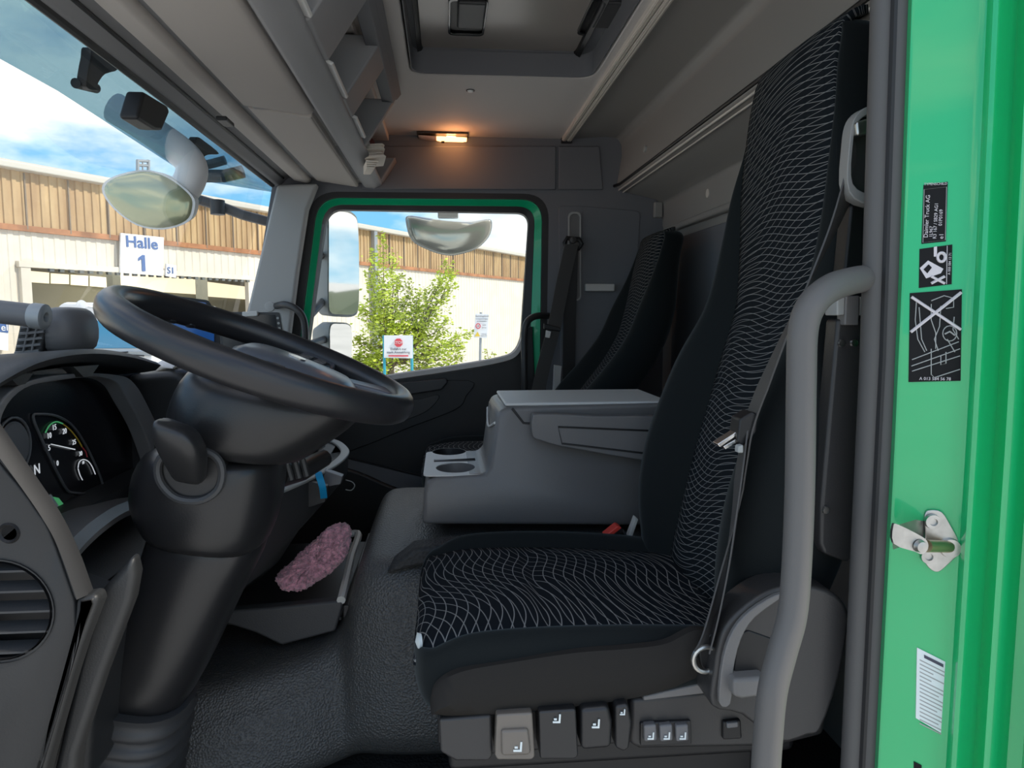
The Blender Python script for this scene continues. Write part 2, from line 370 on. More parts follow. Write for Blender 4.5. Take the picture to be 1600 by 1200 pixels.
# passenger door
dr = bpy.data.objects.new('door_1', None); C.objects.link(dr); dr.location = V(.05, YF+.04, .1); struct(dr)
b = MB(); b.ring(L2, L3, (0, .04, 0)); b.build('window_frame', 'seal_black', dr, bevel=.004)
YD = YF+.012
top = smooth([P(440, 622, Y=YD), P(520, 606, Y=YD), P(600, 588, Y=YD), P(700, 573, Y=YD), P(780, 559, Y=YD), P(806, 546, Y=YD), P(818, 515, Y=YD)], 5)
b = MB(); b.prism(top+[P(832, 510, Y=YD), P(838, 640, Y=YD), P(838, 860, Y=YD), P(420, 900, Y=YD), P(420, 640, Y=YD)], (0, .06, 0)); b.build('door_panel', 'dash', dr, bevel=.004)
b = MB(); lip = smooth([P(440, 628, Y=YD), P(520, 612, Y=YD), P(600, 595, Y=YD), P(700, 580, Y=YD), P(780, 566, Y=YD), P(810, 552, Y=YD), P(824, 515, Y=YD)], 5)
b.loft([[a+V(0, .01, .004), a+V(0, -.012, .0), q+V(0, -.014, 0), q+V(0, .0, -.006)] for a, q in zip(top, lip)]); b.build('window_sill', 'lining', dr, angle=60)
b = MB(); b.prism([P(*q, Y=YD) for q in ((560, 606), (592, 600), (697, 590), (700, 596), (690, 608), (600, 622), (560, 632))], (0, -.03, 0)); b.build('armrest', 'dash_mid', dr, bevel=.006)
b = MB(); b.prism(smooth([P(*q, Y=YD) for q in ((610, 632), (660, 622), (682, 616), (686, 622), (670, 640), (645, 652), (612, 660))], 3, True), (0, -.012, 0)); b.build('door_handle', 'seat_plastic', dr, bevel=.005)
b = MB(); b.prism(smooth([P(*q, Y=YD) for q in ((540, 612), (600, 602), (733, 594), (728, 620), (712, 640), (640, 668), (560, 700), (500, 715))], 4, True), (0, -.008, 0)); b.build('upper_trim', 'dash', dr, bevel=.004)
b = MB(); b.prism(smooth([P(*q, Y=YD) for q in ((470, 760), (520, 730), (560, 735), (640, 765), (700, 740), (760, 700), (830, 700), (830, 850), (470, 880))], 4, True), (0, -.03, 0)); b.build('door_pocket', 'dash', dr, bevel=.01)
wn = MB(); wn.prism([p+V(0, .02, 0) for p in L3], (0, .004, 0)); struct(wn.build('window_1', 'window_glass', flat=True))
# A pillar on the passenger side, floor, front bulkhead
b = MB(); b.prism([P(437, 292, Y=2.74), P(500, 290, Y=2.74), P(484, 330, Y=2.74), P(470, 420, Y=2.74), P(452, 560, Y=2.74), P(448, 660, Y=2.74), P(345, 660, Y=2.74), P(388, 500, Y=2.74)], (0, -.05, 0))
ap = b.build('trim_3', 'pillar', bevel=.012); struct(ap)
b = MB(); b.tube([P(436, 292, Y=2.70), P(412, 400, Y=2.70), P(386, 498, Y=2.70), P(352, 640, Y=2.70)], .006, 8); b.build('windscreen_gasket', 'black', ap)
b = MB(); b.lathe([(0, .006), (.017, .004), (.019, 0), (0, 0)], P(422, 479, Y=2.69), (0, -1, 0)); b.build('trim_cap', 'pillar', ap)
b = MB(); b.box((-1.0, .72, -.06), (.95, 2.9, 0)); struct(b.build('floor', 'floor_mat'))
b = MB(); b.prism([V(-.92, .9, 0), V(-.60, .9, 0), V(-.62, .9, .62), V(-.90, .9, .66)], (0, 1.84, 0)); struct(b.build('wall_front', 'dash'))
# windscreen
def ws(y, z): return V(-.60-.05*(y-1.2)/1.5-.245*(1.43-z) - .03*math.sin(min(1, max(0, (y-.7)/2.05))*math.pi), y, z)
b = MB(); b.loft([[ws(y, z) for z in (1.44, 1.3, 1.1, .9, .7)] for y in [.70+2.04*k/14 for k in range(15)]], closed=False)
wsn = b.build('window_2', 'shield_glass'); struct(wsn)
# header trim above the windscreen and the near side body
b = MB(); b.prism([V(-.625, .70, 1.425), V(-.60, .70, 1.425), V(-.575, .70, 1.452), V(-.55, .70, 1.462), V(-.55, .70, 1.62), V(-.70, .70, 1.62)], (0, 2.05, 0)); hd = b.build('trim_4', 'rim_grey', bevel=.006); struct(hd)
MB().tube([V(-.615, .75, 1.425), V(-.612, 1.7, 1.425), V(-.622, 2.72, 1.425)], .009, 8).build('screen_gasket', 'black', hd)
MB().tube([V(-.578, .75, 1.446), V(-.578, 2.70, 1.446)], .004, 8).build('trim_seam', 'black', hd)
b = MB(); b.prism([V(-.548, .75, 1.452), V(-.545, .75, 1.442), V(-.495, .75, 1.432), V(-.482, .75, 1.438), V(-.482, .75, 1.47), V(-.548, .75, 1.47)], (0, 1.97, 0)); b.build('header_bar', 'flap', hd, bevel=.006)
b = MB(); b.box((-.555, .72, 1.465), (-.47, 2.73, 1.50)); b.build('header_groove', 'black', hd)
b = MB(); b.box(P(348, 187, X=-.50)+V(-.012, -.012, -.004), P(348, 187, X=-.50)+V(.012, .05, .006)); b.build('latch', 'black', hd, bevel=.003)

# driver side B pillar: outer jamb in green paint with folds, seen through the open door
def pil(px, y): return P(px, 600, Y=y)
cols = [(1392, .812), (1397, .800), (1403, .7880), (1408, .7852), (1500, .768), (1515, .760), (1524, .746), (1532, .742), (1540, .748), (1548, .762), (1560, .766), (1570, .757), (1577, .748), (1586, .745), (1600, .748), (1615, .755), (1640, .745), (1665, .70), (1900, .66)]
prof = [pil(px, y) for px, y in cols]
rings = []
for z in (-.75, .80, 1.0, 1.4, 1.95):
    sx_ = -.018*max(0, z-.9)
    rings.append([V(p.x+sx_, p.y, z) for p in prof]+[V(1.4, .70, z), V(1.4, .86, z), V(.60, .86, z)])
b = MB(); b.loft(rings); wl_ = b.build('wall_left', 'paint', angle=50); struct(wl_)
b = MB()
for (x, y, r_) in ((.519, .822, .013), (.536, .812, .0135)):
    b.tube([V(x, y, -.70), V(x, y, .9), V(x-.018, y, 1.9)], r_, 14)
sl = b.build('trim_5', 'seal'); struct(sl)
b = MB(); b.tube([V(.527, .809, -.7), V(.527, .809, .9), V(.509, .809, 1.9)], .006, 8); b.tube([V(.5465, .801, -.7), V(.5465, .801, .9), V(.5285, .801, 1.9)], .0045, 8); b.build('seal_groove', 'seal_black', sl)
b = MB(); b.box((.575, .86, -.2), (.90, .90, 1.62)); struct(b.build('wall_left_lining', 'lining_dark', bevel=.01))
# floor sill under the near door and body below
b = MB(); b.box((-1.0, .74, -.30), (.60, .86, -.06)); struct(b.build('trim_6', 'dash'))

# ================================================================== OUTSIDE
GZ = -1.60
b = MB(); b.box((-80, -60, GZ-.2), (120, 120, GZ)); struct(b.build('ground', 'ground'))
wa = math.radians(31.8); WD = V(math.sin(wa), math.cos(wa), 0); WNn = V(math.cos(wa), -math.sin(wa), 0)   # along the wall / out of it, towards the truck
d0 = ray(0, 355); A0 = V(d0.x/d0.y*20, 20, 0)
def W(px, py, off=0.0): return PL(px, py, A0+WNn*off, WNn)
def sof(p): return (p-A0).dot(WD)
ztop, zmid = W(0, 262).z, W(0, 355).z
s_g0, s_g1 = sof(W(43, 417)), sof(W(384, 450)); zg = W(42, 418).z
def corr(b, s0, s1, z0, z1, pitch, dep, off=0):
    n = max(1, int((s1-s0)/pitch)); pts = []
    for k in range(n):
        s = s0+(s1-s0)*k/n; q = (s1-s0)/n
        for ds, dd in ((0, 0), (.42, 0), (.5, dep), (.92, dep)): pts.append((s+q*ds, dd+off))
    pts.append((s1, off))
    base = [A0+WD*s+WNn*d for s, d in pts]
    b.loft([[V(p.x, p.y, z0) for p in base], [V(p.x, p.y, z1) for p in base]], closed=False)
hall = thing('warehouse', 'long warehouse hall with brown upper cladding and cream lower cladding and an open gate', 'building', (A0.x, A0.y, GZ))
b = MB(); corr(b, -14, 75, zmid, ztop, .24, .04, .06); b.build('upper_cladding', 'clad_brown', hall, flat=True)
b = MB(); corr(b, -14, s_g0, GZ, zmid, .30, .02); corr(b, s_g1, 75, GZ, zmid, .30, .02); corr(b, s_g0, s_g1, zg, zmid, .30, .02); b.build('lower_cladding', 'clad_white', hall, flat=True)
b = MB()
def wbox(b, s0, s1, z0, z1, o0, o1):
    c = A0+WD*(s0+s1)/2+WNn*(o0+o1)/2; c.z = (z0+z1)/2
    b.obox(c, WD*(s1-s0)/2, WNn*(o1-o0)/2, V(0, 0, (z1-z0)/2))
wbox(b, -14, 75, zmid-.05, zmid+.10, .02, .13); b.build('rust_band', 'rust', hall)
b = MB(); wbox(b, -14, 75, ztop-.02, ztop+.16, -.05, .38); b.build('gutter', 'gutter', hall, bevel=.04)
b = MB(); wbox(b, -14, 75, ztop+.14, ztop+.22, -10, .2); b.build('roof', 'gutter', hall)
b = MB()
for k in range(38): wbox(b, -11+k*1.16, -11+k*1.16+.035, zmid, ztop-.05, .06, .135)
b.build('cladding_joint', 'joint_brown', hall)['kind'] = 'stuff'
b = MB(); sp = sof(W(580, 450)); wbox(b, sp-.12, sp+.12, GZ, ztop, .1, .34); b.build('downpipe', 'galv', hall, bevel=.05)
b = MB(); wbox(b, s_g0-.25, s_g0, GZ, zg+.15, -.05, .14); wbox(b, s_g1, s_g1+.25, GZ, zg+.15, -.05, .14); wbox(b, s_g0-.3, s_g1+.3, zg, zg+.16, -.05, .16); b.build('gate_frame', 'clad_white', hall)
b = MB()
for k in range(26): wbox(b, s_g0+.5+k*(s_g1-s_g0)/27, s_g0+.62+k*(s_g1-s_g0)/27, zg-.08, zg, .05, .15)
b.build('gate_rollers', 'steel_dark', hall)['kind'] = 'stuff'
b = MB(); BO = -16
wbox(b, s_g0-12, s_g1+40, GZ, zg+1.5, BO-.3, BO); wbox(b, s_g0-12, s_g0-11.7, GZ, zg+1.5, BO, -.2); wbox(b, s_g0-12, s_g1+40, zg+1.5, zg+1.7, BO, -.2)
b.build('hall_interior', 'hall_in', hall)
hl_ = bpy.data.lights.new('hall_fill', 'AREA'); hl_.energy = 900; hl_.size = 12; hl_.color = (1, .92, .75); hlo = bpy.data.objects.new('hall_fill', hl_); C.objects.link(hlo); pc = A0+WD*((s_g0+s_g1)/2+8)-WNn*8; hlo.location = (pc.x, pc.y, zg+1.2)  # unseen fill light added to brighten the dark hall interior
b = MB()
for q in (((20, 421), (76, 426), (76, 443), (20, 439)), ((79, 427), (107, 429), (107, 444), (79, 443)), ((110, 429), (137, 431), (137, 447), (110, 445)), ((140, 431), (171, 434), (171, 450), (140, 447)), ((184, 420), (308, 437), (308, 460), (184, 452)), ((321, 440), (400, 450), (400, 469), (321, 463))):
    b.prism([W(x, y, BO+.1) for x, y in q], WNn*.05)
b.build('window_cladding_glow', 'hall_light', hall, flat=True)  # window strips, plus bright cream cladding on the right given a glow
b = MB()
for px in (178, 315): s = sof(W(px, 450, -8)); wbox(b, s-.18, s+.18, GZ, zg+1.2, -8.2, -7.8); b.build('column', 'steel_dark', hall); b = MB()
# signs on the hall
def wsign(name, q, label, off=.22):
    t = thing(name, label, 'sign', W(*q[0], off)); b = MB(); b.prism([W(x, y, off) for x, y in q], -WNn*.06); b.build('board', 'white', t); return t
t = wsign('hall_sign', ((189, 364), (256, 371), (255, 431), (188, 426)), 'large white board reading Halle 1 above the warehouse gate')
px_m = (W(221, 380, .235)-W(222, 390, .235)).length/10.0
c1, c2 = W(222, 380, .235), W(223, 411, .235); hgt = (W(222, 368, .235)-W(222, 392, .235)).length
text('lettering', 'Halle', hgt*1.02, c1, WD, (0, 0, 1), 'blue_ink', t, .01, sx=1.12, bold=.007); b = MB(); b.prism([c2+WD*x*hgt*.62+V(0, 0, z*hgt*.62) for x, z in ((-.12, -.85), (.28, -.85), (.28, .85), (-.02, .85), (-.5, .5), (-.5, .2), (-.12, .42))], WNn*.012); b.build('numeral', 'blue_ink', t)
t = wsign('bay_sign', ((260, 412), (276, 415), (275, 434), (259, 431)), 'small white board reading S1 beside the Halle 1 board')
text('lettering', 'S1', hgt*.62, W(267, 423, .235), WD, (0, 0, 1), 'blue_ink', t, .01)
t = wsign('wall_sign', ((-14, 503), (13, 507), (13, 548), (-14, 545)), 'blue and white wall board low beside the gate behind the grey device', .22)
b = MB(); b.prism([W(x, y, .235) for x, y in ((-14, 503), (13, 507), (13, 520), (-14, 517))], -WNn*.01); b.build('header_strip', 'blue_ink', t); text('lettering', 'el', hgt*.55, W(7, 512, .245), WD, (0, 0, 1), 'white', t, .005)
# lattice mast on the roof
t = thing('roof_mast', 'small steel lattice frame standing on the warehouse roof', 'mast', W(223, 290, -3)); b = MB()
for x in (215, 232): b.tube([W(x, 292, -3), W(x, 250, -3)], .06, 6)
for y in (251, 258): b.tube([W(214, y, -3), W(233, y+1, -3)], .05, 6)
b.tube([W(223, 250, -3), W(223, 292, -3)], .03, 6); b.build('frame', 'galv', t)

# white truck parked in front of the gate
tk = thing('parked_truck', 'white truck with blue-tinted windscreen parked in front of the warehouse gate', 'truck', V(-8.4, 17.5, GZ)); TY = 17.0
def TP(x, y, dy=0): return P(x, y, Y=TY+dy)
b = MB(); b.prism([TP(*q) for q in ((90, 478), (100, 472), (228, 474), (238, 484), (241, 640), (240, 760), (86, 760), (86, 520))], (0, 5.0, 0)); b.build('body', 'white_paint', tk, bevel=.06)
b = MB(); b.prism([TP(*q) for q in ((96, 507), (100, 500), (228, 502), (232, 508), (236, 544), (92, 545))], (0, -.05, 0)); b.build('windscreen', 'truck_glass', tk, bevel=.02)
b = MB(); b.prism([TP(*q) for q in ((92, 549), (237, 549), (238, 556), (92, 556))], (0, -.08, 0)); b.build('cowl', 'galv', tk, bevel=.01)
b = MB(); b.tube([TP(120, 556, -.1), TP(200, 550, -.1)], .015, 6); b.tube([TP(160, 552, -.1), TP(225, 556, -.1)], .015, 6); b.build('wiper', 'black', tk)
b = MB(); b.prism([TP(*q) for q in ((88, 600), (240, 600), (241, 640), (88, 640))], (0, -.1, 0)); b.build('bumper', 'steel_dark', tk, bevel=.03)
b = MB(); b.tube([TP(150, 480, -.1), TP(130, 477, -.3)], .03, 6); b.lathe([(0, -.06), (.10, -.05), (.11, .04), (0, .06)], TP(128, 477, -.3), (0, -1, .2)); b.build('mirror', 'white_paint', tk)
for x in (100, 222):
    b = MB(); b.lathe([(.0, 0), (.35, 0), (.48, .03), (.48, .22), (.35, .26), (0, .26)], V(TP(x, 600).x-.13, TY+.9, GZ+.48), (1, 0, 0)); b.build('wheel', 'rubber', tk)

# stop board on teal posts
SY = 16.0
def S(x, y, Y=SY): return P(x, y, Y=Y)
t = thing('stop_sign', 'white board with red stop symbol and German text on two teal posts', 'sign', V(S(622, 560).x, SY, GZ))
b = MB(); b.prism([S(600, 524), S(645, 524), S(645, 560), S(600, 559)], (0, .03, 0)); b.build('board', 'white', t)
for x in (600.5, 643.5):
    c = S(x, 560, SY+.05); b = MB().tube([V(c.x, c.y, GZ), V(c.x, c.y, S(x, 524).z)], .032, 8); b.build('post', 'teal_post', t)
b = MB(); c = S(622.5, 535.5, SY-.02); r_ = .098; b.prism([c+V(math.cos(a)*r_, 0, math.sin(a)*r_) for a in [math.pi/8+k*math.pi/4 for k in range(8)]], (0, .015, 0)); b.build('stop_symbol', 'sign_red', t)
text('stop_lettering', 'STOP', .085, S(622.5, 535.5, SY-.025), (1, 0, 0), (0, 0, 1), 'white', t, .002)
text('lettering', 'Einfahrt nur', .075, S(622.5, 545.5, SY-.02), (1, 0, 0), (0, 0, 1), 'ink', t, .002)
text('lettering', 'nach Anmeldung', .075, S(622.5, 550.7, SY-.02), (1, 0, 0), (0, 0, 1), 'ink', t, .002)
b = MB(); b.prism([S(607, 555, SY-.01), S(638, 555, SY-.01), S(638, 557, SY-.01), S(607, 557, SY-.01)], (0, -.01, 0)); b.build('underline', 'sign_red', t)
# site rules sign
SY2 = 15.0
t = thing('site_sign', 'narrow white traffic notice with round limit and yellow triangle on grey post', 'sign', V(S(750, 560, SY2).x, SY2, GZ))
b = MB(); b.prism([S(743, 490, SY2), S(764, 491, SY2), S(761, 528.5, SY2), S(740, 527.5, SY2)], (0, .03, 0)); b.build('board', 'white', t)
c = S(751, 528, SY2+.05); b = MB().tube([V(c.x-.05, c.y, GZ), V(c.x+.01, c.y, S(750, 488, SY2).z)], .028, 8); b.build('post', 'galv', t)
b = MB(); b.ring([S(747+4*math.cos(a), 509.5+4.4*math.sin(a), SY2-.01) for a in [k*math.pi/8 for k in range(16)]], [S(747+2.8*math.cos(a), 509.5+3.2*math.sin(a), SY2-.01) for a in [k*math.pi/8 for k in range(16)]], (0, -.01, 0)); b.build('limit_ring', 'sign_red', t)
text('limit_numeral', '10', .05, S(747, 509.5, SY2-.01), (1, 0, 0), (0, 0, 1), 'ink', t, .001)
b = MB(); b.prism([S(741.8, 525.5, SY2-.01), S(750, 525.5, SY2-.01), S(746, 518, SY2-.01)], (0, -.01, 0)); b.build('warning_triangle', 'sign_yellow', t)
for s_, y, sz, x in (('Betriebsgelände', 494, .044, 753.5), ('Schrittgeschwindigkeit', 498.6, .028, 753), ('ist einzuhalten', 502, .036, 753), ('StVO', 508, .035, 756.5), ('gilt hier', 512, .03, 756.5), ('Achtung', 522, .03, 756), ('Staplerverkehr', 524.8, .022, 756)):
    text('lettering', s_, sz, S(x, y, SY2-.01), (1, 0, 0), (0, 0, 1), 'ink', t, .001)

# young tree behind the stop board
TRY = 18.5
t = thing('street_tree', 'young green tree behind the stop board in front of the warehouse', 'tree', V(S(610, 600, TRY).x, TRY, GZ))
def T(x, y, dy=0): return P(x, y, Y=TRY+dy)
def up(p, q, n=5, j=.05):
    return [p.lerp(q, k/n)+V(random.uniform(-j, j), random.uniform(-j, j), random.uniform(-j, j))*(0 if k in (0, n) else 1) for k in range(n+1)]
trunk = V(T(612, 600).x, TRY, GZ); fork = T(612, 575)
b = MB(); b.tube(up(trunk, fork, 4, .02), [.09, .085, .08, .07, .06], 8)
tips = []; segs = []
for (x, y, dy) in ((598, 368, 0), (590, 420, .4), (615, 400, -.4), (640, 440, .2), (700, 412, 0), (690, 440, .4), (660, 455, -.3), (708, 445, .1), (736, 520, 0), (722, 545, .2), (700, 500, -.3), (575, 430, .1), (568, 480, -.2), (560, 530, .2), (555, 560, 0), (650, 520, .5), (630, 490, -.5), (680, 480, .5), (720, 560, -.1), (590, 500, .6), (600, 460, -.5), (640, 560, .5), (680, 550, .3), (575, 575, .3), (610, 530, -.5), (665, 590, .2), (600, 590, .3), (560, 590, .2), (700, 580, 0), (550, 575, .1), (585, 395, -.2), (708, 425, .1), (625, 430, .3), (655, 480, .1)):
    e_ = T(x, y, dy); st_ = fork.lerp(T(650 if x > 640 else 605, 540), random.random()*.9)
    pts = up(st_, e_, 6, .07); b.tube(pts, [.035, .03, .024, .018, .013, .009, .005], 5); segs.append(pts)
b.build('trunk', 'trunk', t)
lf = MB()
def leafq(lf, c, s):
    a = random.uniform(0, 6.28); e1 = V(math.cos(a), math.sin(a), random.uniform(-.5, .5)).normalized(); e2 = e1.cross(V(random.uniform(-1, 1), random.uniform(-1, 1), random.uniform(-1, 1))).normalized()
    nn = e1.cross(e2)*s*.18
    lf.add([c-e1*s, c-e2*s*.5+nn, c+e1*s, c+e2*s*.5+nn], [(0, 1, 2), (0, 2, 3)])
for pts in segs:
    n_ = len(pts)
    for k in range(300):
        u = .30+.72*random.random(); i = min(n_-2, int(u*(n_-1))); c = pts[i].lerp(pts[i+1], min(1.05, u*(n_-1)-i)); r_ = .27*(1.25-u)
        c = c+V(random.gauss(0, r_), random.gauss(0, r_), random.gauss(0, r_))
        leafq(lf, c, random.uniform(.035, .07))
lf.build('foliage', 'leaf', t, flat=True)
t = thing('shrub', 'sparse shrub tip with yellow-green leaves beside the traffic notice', 'shrub', V(P(800, 600, Y=13).x, 13, GZ)); b = MB(); base = V(P(795, 600, Y=13).x, 13, GZ); lf = MB()
for (x, y) in ((760, 545), (772, 552), (790, 556), (800, 560), (780, 565)):
    e_ = P(x, y, Y=13); pts = up(base, e_, 6, .03); b.tube(pts, [.02, .016, .013, .01, .008, .006, .004], 5)
    for k in range(45):
        u = random.uniform(.72, 1.0); i = min(5, int(u*6)); leafq(lf, pts[i].lerp(pts[i+1], u*6-i)+V(random.gauss(0, .04), random.gauss(0, .04), random.gauss(0, .03)), random.uniform(.02, .04))
b.build('stem', 'trunk', t); lf.build('foliage', 'leaf', t, flat=True)

# ---- passenger side mirrors, outside the door
mn = V(.774, -.633, -.045).normalized()
def mirror(name, q_glass, q_shell, c0, label, arm):
    c = P(*c0, Y=3.12); t = thing(name, label, 'mirror', c)
    g_ = smooth([PL(x, y, c, mn) for x, y in q_glass], 5, True)
    b = MB(); b.prism(g_, mn*.004); b.build('mirror_glass', 'mirror_glass', t, flat=True)
    big = [c+(p-c)*1.05 for p in g_]; mid = [c-mn*.06+(p-c)*1.04 for p in g_]; sm = [c-mn*.12+(p-c)*.8 for p in g_]
    b = MB(); b.loft([big, mid, sm]); b.build('mirror_shell', 'mirror_shell', t)
    b = MB()
    for p0, p1 in arm: b.tube([P(*p0, Y=3.1), P(*p1, Y=2.86)], .016, 10)
    b.build('bracket', 'dash_mid', t)
mirror('wing_mirror', ((514, 333), (535, 331), (551, 337), (558, 352), (560, 410), (559, 475), (552, 490), (530, 491), (516, 488), (513, 470), (513, 400), (513, 350)), None, (536, 412), 'tall main wing mirror seen through the passenger window', (((505, 400), (478, 396)), ((505, 470), (478, 500))))
mirror('wide_angle_mirror', ((516, 510), (530, 506), (544, 508), (549, 520), (548, 560), (542, 582), (525, 588), (516, 580), (515, 545)), None, (532, 547), 'short wide-angle wing mirror below the tall wing mirror', (((508, 530), (478, 540)),))
# kerb mirror over the passenger window
c = P(700, 362, Y=3.25); t = thing('kerb_mirror', 'half-moon kerb mirror hanging outside above the passenger window', 'mirror', c)
out = smooth([P(*q, Y=3.25) for q in ((636, 348), (640, 338), (670, 342), (700, 346), (735, 347), (762, 343), (767, 352), (762, 370), (745, 387), (720, 396), (698, 398), (670, 390), (645, 375))], 4, True)
def dome(pts, c, n, h, steps=6):
    rings = []
    for k in range(steps):
        a = k/(steps)*math.pi/2; rings.append([c+(p-c)*math.cos(a)+n*h*math.sin(a) for p in pts])
    return rings
b = MB(); b.loft(dome(out, c, V(0, -1, -.25), .018)); b.build('mirror_glass', 'kerb_reflection', t, angle=80)
b = MB(); b.loft([[c+(p-c)*1.03 for p in out], [c+(p-c)*1.0+V(0, .05, .01) for p in out], [c+(p-c)*.7+V(0, .1, .03) for p in out]]); b.build('mirror_shell', 'white_paint', t)
b = MB(); b.box(P(684, 340, Y=3.28), P(716, 318, Y=3.32)); b.box(V(P(680, 322, Y=3.3).x, 3.33, 1.505), V(P(722, 316, Y=3.3).x, 2.82, 1.52)); b.build('mounting_arm', 'label_grey', t, bevel=.006)
# front mirror seen through the windscreen
c = P(232, 312, Y=2.0); t = thing('front_mirror', 'oval front mirror with a pale curved band modelled from a windscreen reflection', 'mirror', c)
out = smooth([P(*q, Y=2.0) for q in ((163, 296), (180, 278), (225, 268), (262, 278), (296, 305), (300, 325), (290, 345), (255, 356), (215, 350), (180, 325))], 4, True)
b = MB(); b.loft(dome(out, c, V(0, -1, -.1), .018)); b.build('mirror_glass', 'front_reflection', t, angle=80)
b = MB(); b.loft([[c+(p-c)*1.06 for p in out], [c+(p-c)*1.0+V(0, .05, .01) for p in out], [c+(p-c)*.7+V(0, .08, .0) for p in out]]); b.build('mirror_shell', 'white', t)
ctr = smooth([P(*q, Y=2.05) for q in ((178, 168), (215, 190), (250, 214), (285, 240), (300, 262), (292, 290), (270, 310))], 5)
b = MB(); b.tube(ctr, .041, 14); b.build('reflection_band', 'white', t)  # whitish reflection in the windscreen modelled as a solid pale band
# tinted sun shield over the windscreen with its black brackets
n_ws = V(-1, 0, .245).normalized()*-1
def SV(x, y, off=.10): return PL(x, y, ws(1.6, 1.35)-V(off, 0, 0), V(-1, .033, .245).normalized())
t = thing('sun_shield', 'blue tinted outer sun shield along the top of the windscreen', 'sun shield', SV(180, 150))
b = MB(); lo = [SV(*q) for q in ((-60, 58), (0, 92), (90, 142), (180, 200), (275, 262), (330, 285), (425, 300))]; hi = [SV(*q) for q in ((20, -70), (90, -10), (160, 45), (240, 110), (320, 185), (370, 225), (440, 280))]
b.loft([[a, q] for a, q in zip(lo, hi)], closed=False); ob = b.build('shield', 'visor_tint', t)
so_ = ob.modifiers.new('s', 'SOLIDIFY'); so_.thickness = .003
def bracket(poly, label, pin):
    t = thing('shield_bracket', label, 'bracket', SV(*poly[0], .05)); b = MB(); b.prism(smooth([SV(x, y, .05) for x, y in poly], 3, True), (-.02, 0, .0)); b.build('arm', 'black', t, bevel=.002)
    b = MB(); b.tube([SV(*pin[0], .07), SV(*pin[1], .07)], .010 if pin[0][0] < 200 else .007, 12); b.build('pin', 'black', t)
bracket(((145, 74), (163, 86), (185, 108), (165, 116), (154, 130), (150, 142), (136, 135), (138, 110), (142, 90)), 'black curved bracket holding the sun shield, nearer the driver door', ((118, 130), (150, 138)))
bracket(((308, 214), (322, 222), (343, 240), (325, 242), (312, 250), (300, 246), (304, 230)), 'black curved bracket holding the sun shield, next to the passenger mirror arms', ((293, 238), (312, 246)))
b = MB(); c = ws(2.02, 1.39)
q = [PL(x, y, V(-.57, 0, 1.4), V(1, 0, 0)) for x, y in ((226, 143), (262, 165), (266, 175), (254, 204), (243, 203), (216, 186), (216, 178))]
b.prism(q, (-.035, 0, .0)); tag(b.build('rain_sensor', 'seal_black', bevel=.006), 'black sensor box on the windscreen under the header trim', 'sensor')
t = thing('mirror_arm', 'dark folding arm of the passenger mirrors outside the windscreen corner', 'arm', P(360, 330, Y=2.9))
b = MB(); b.tube([P(*q, Y=3.0) for q in ((300, 309), (338, 320), (380, 336), (440, 352))]+[P(452, 356, Y=2.80)], .020, 10); b.tube([P(*q, Y=2.95) for q in ((300, 262), (330, 256), (352, 250))], .018, 10); b.tube([P(*q, Y=2.95) for q in ((305, 275), (350, 275), (380, 268))], .025, 10); b.build('arm', 'dash_mid', t)
b = MB(); b.lathe([(0, -.03), (.028, -.028), (.028, .028), (0, .03)], P(340, 324, Y=2.97), (0, 0, 1)); b.build('joint', 'dash', t)

b = MB(); 
for k in range(26):
    yy = -34+k*3.0; b.add([(38, yy, GZ), (38+random.uniform(2, 4), yy, GZ+random.uniform(.8, 1.8)), (38, yy+3.2, GZ), (38+random.uniform(2, 4), yy+3.2, GZ+random.uniform(.8, 1.8)), (43, yy, GZ), (43, yy+3.2, GZ)], [(0, 2, 3, 1), (1, 3, 5, 4), (0, 1, 4), (2, 5, 3), (0, 4, 5, 2)])
hg = tag(b.build('mirror_backdrop', 'leaf_dark'), 'added dark leafy row standing in for a fence in the tall wing mirror', 'mirror_backdrop'); hg['kind'] = 'stuff'  # row added only to give the wing mirror something to reflect
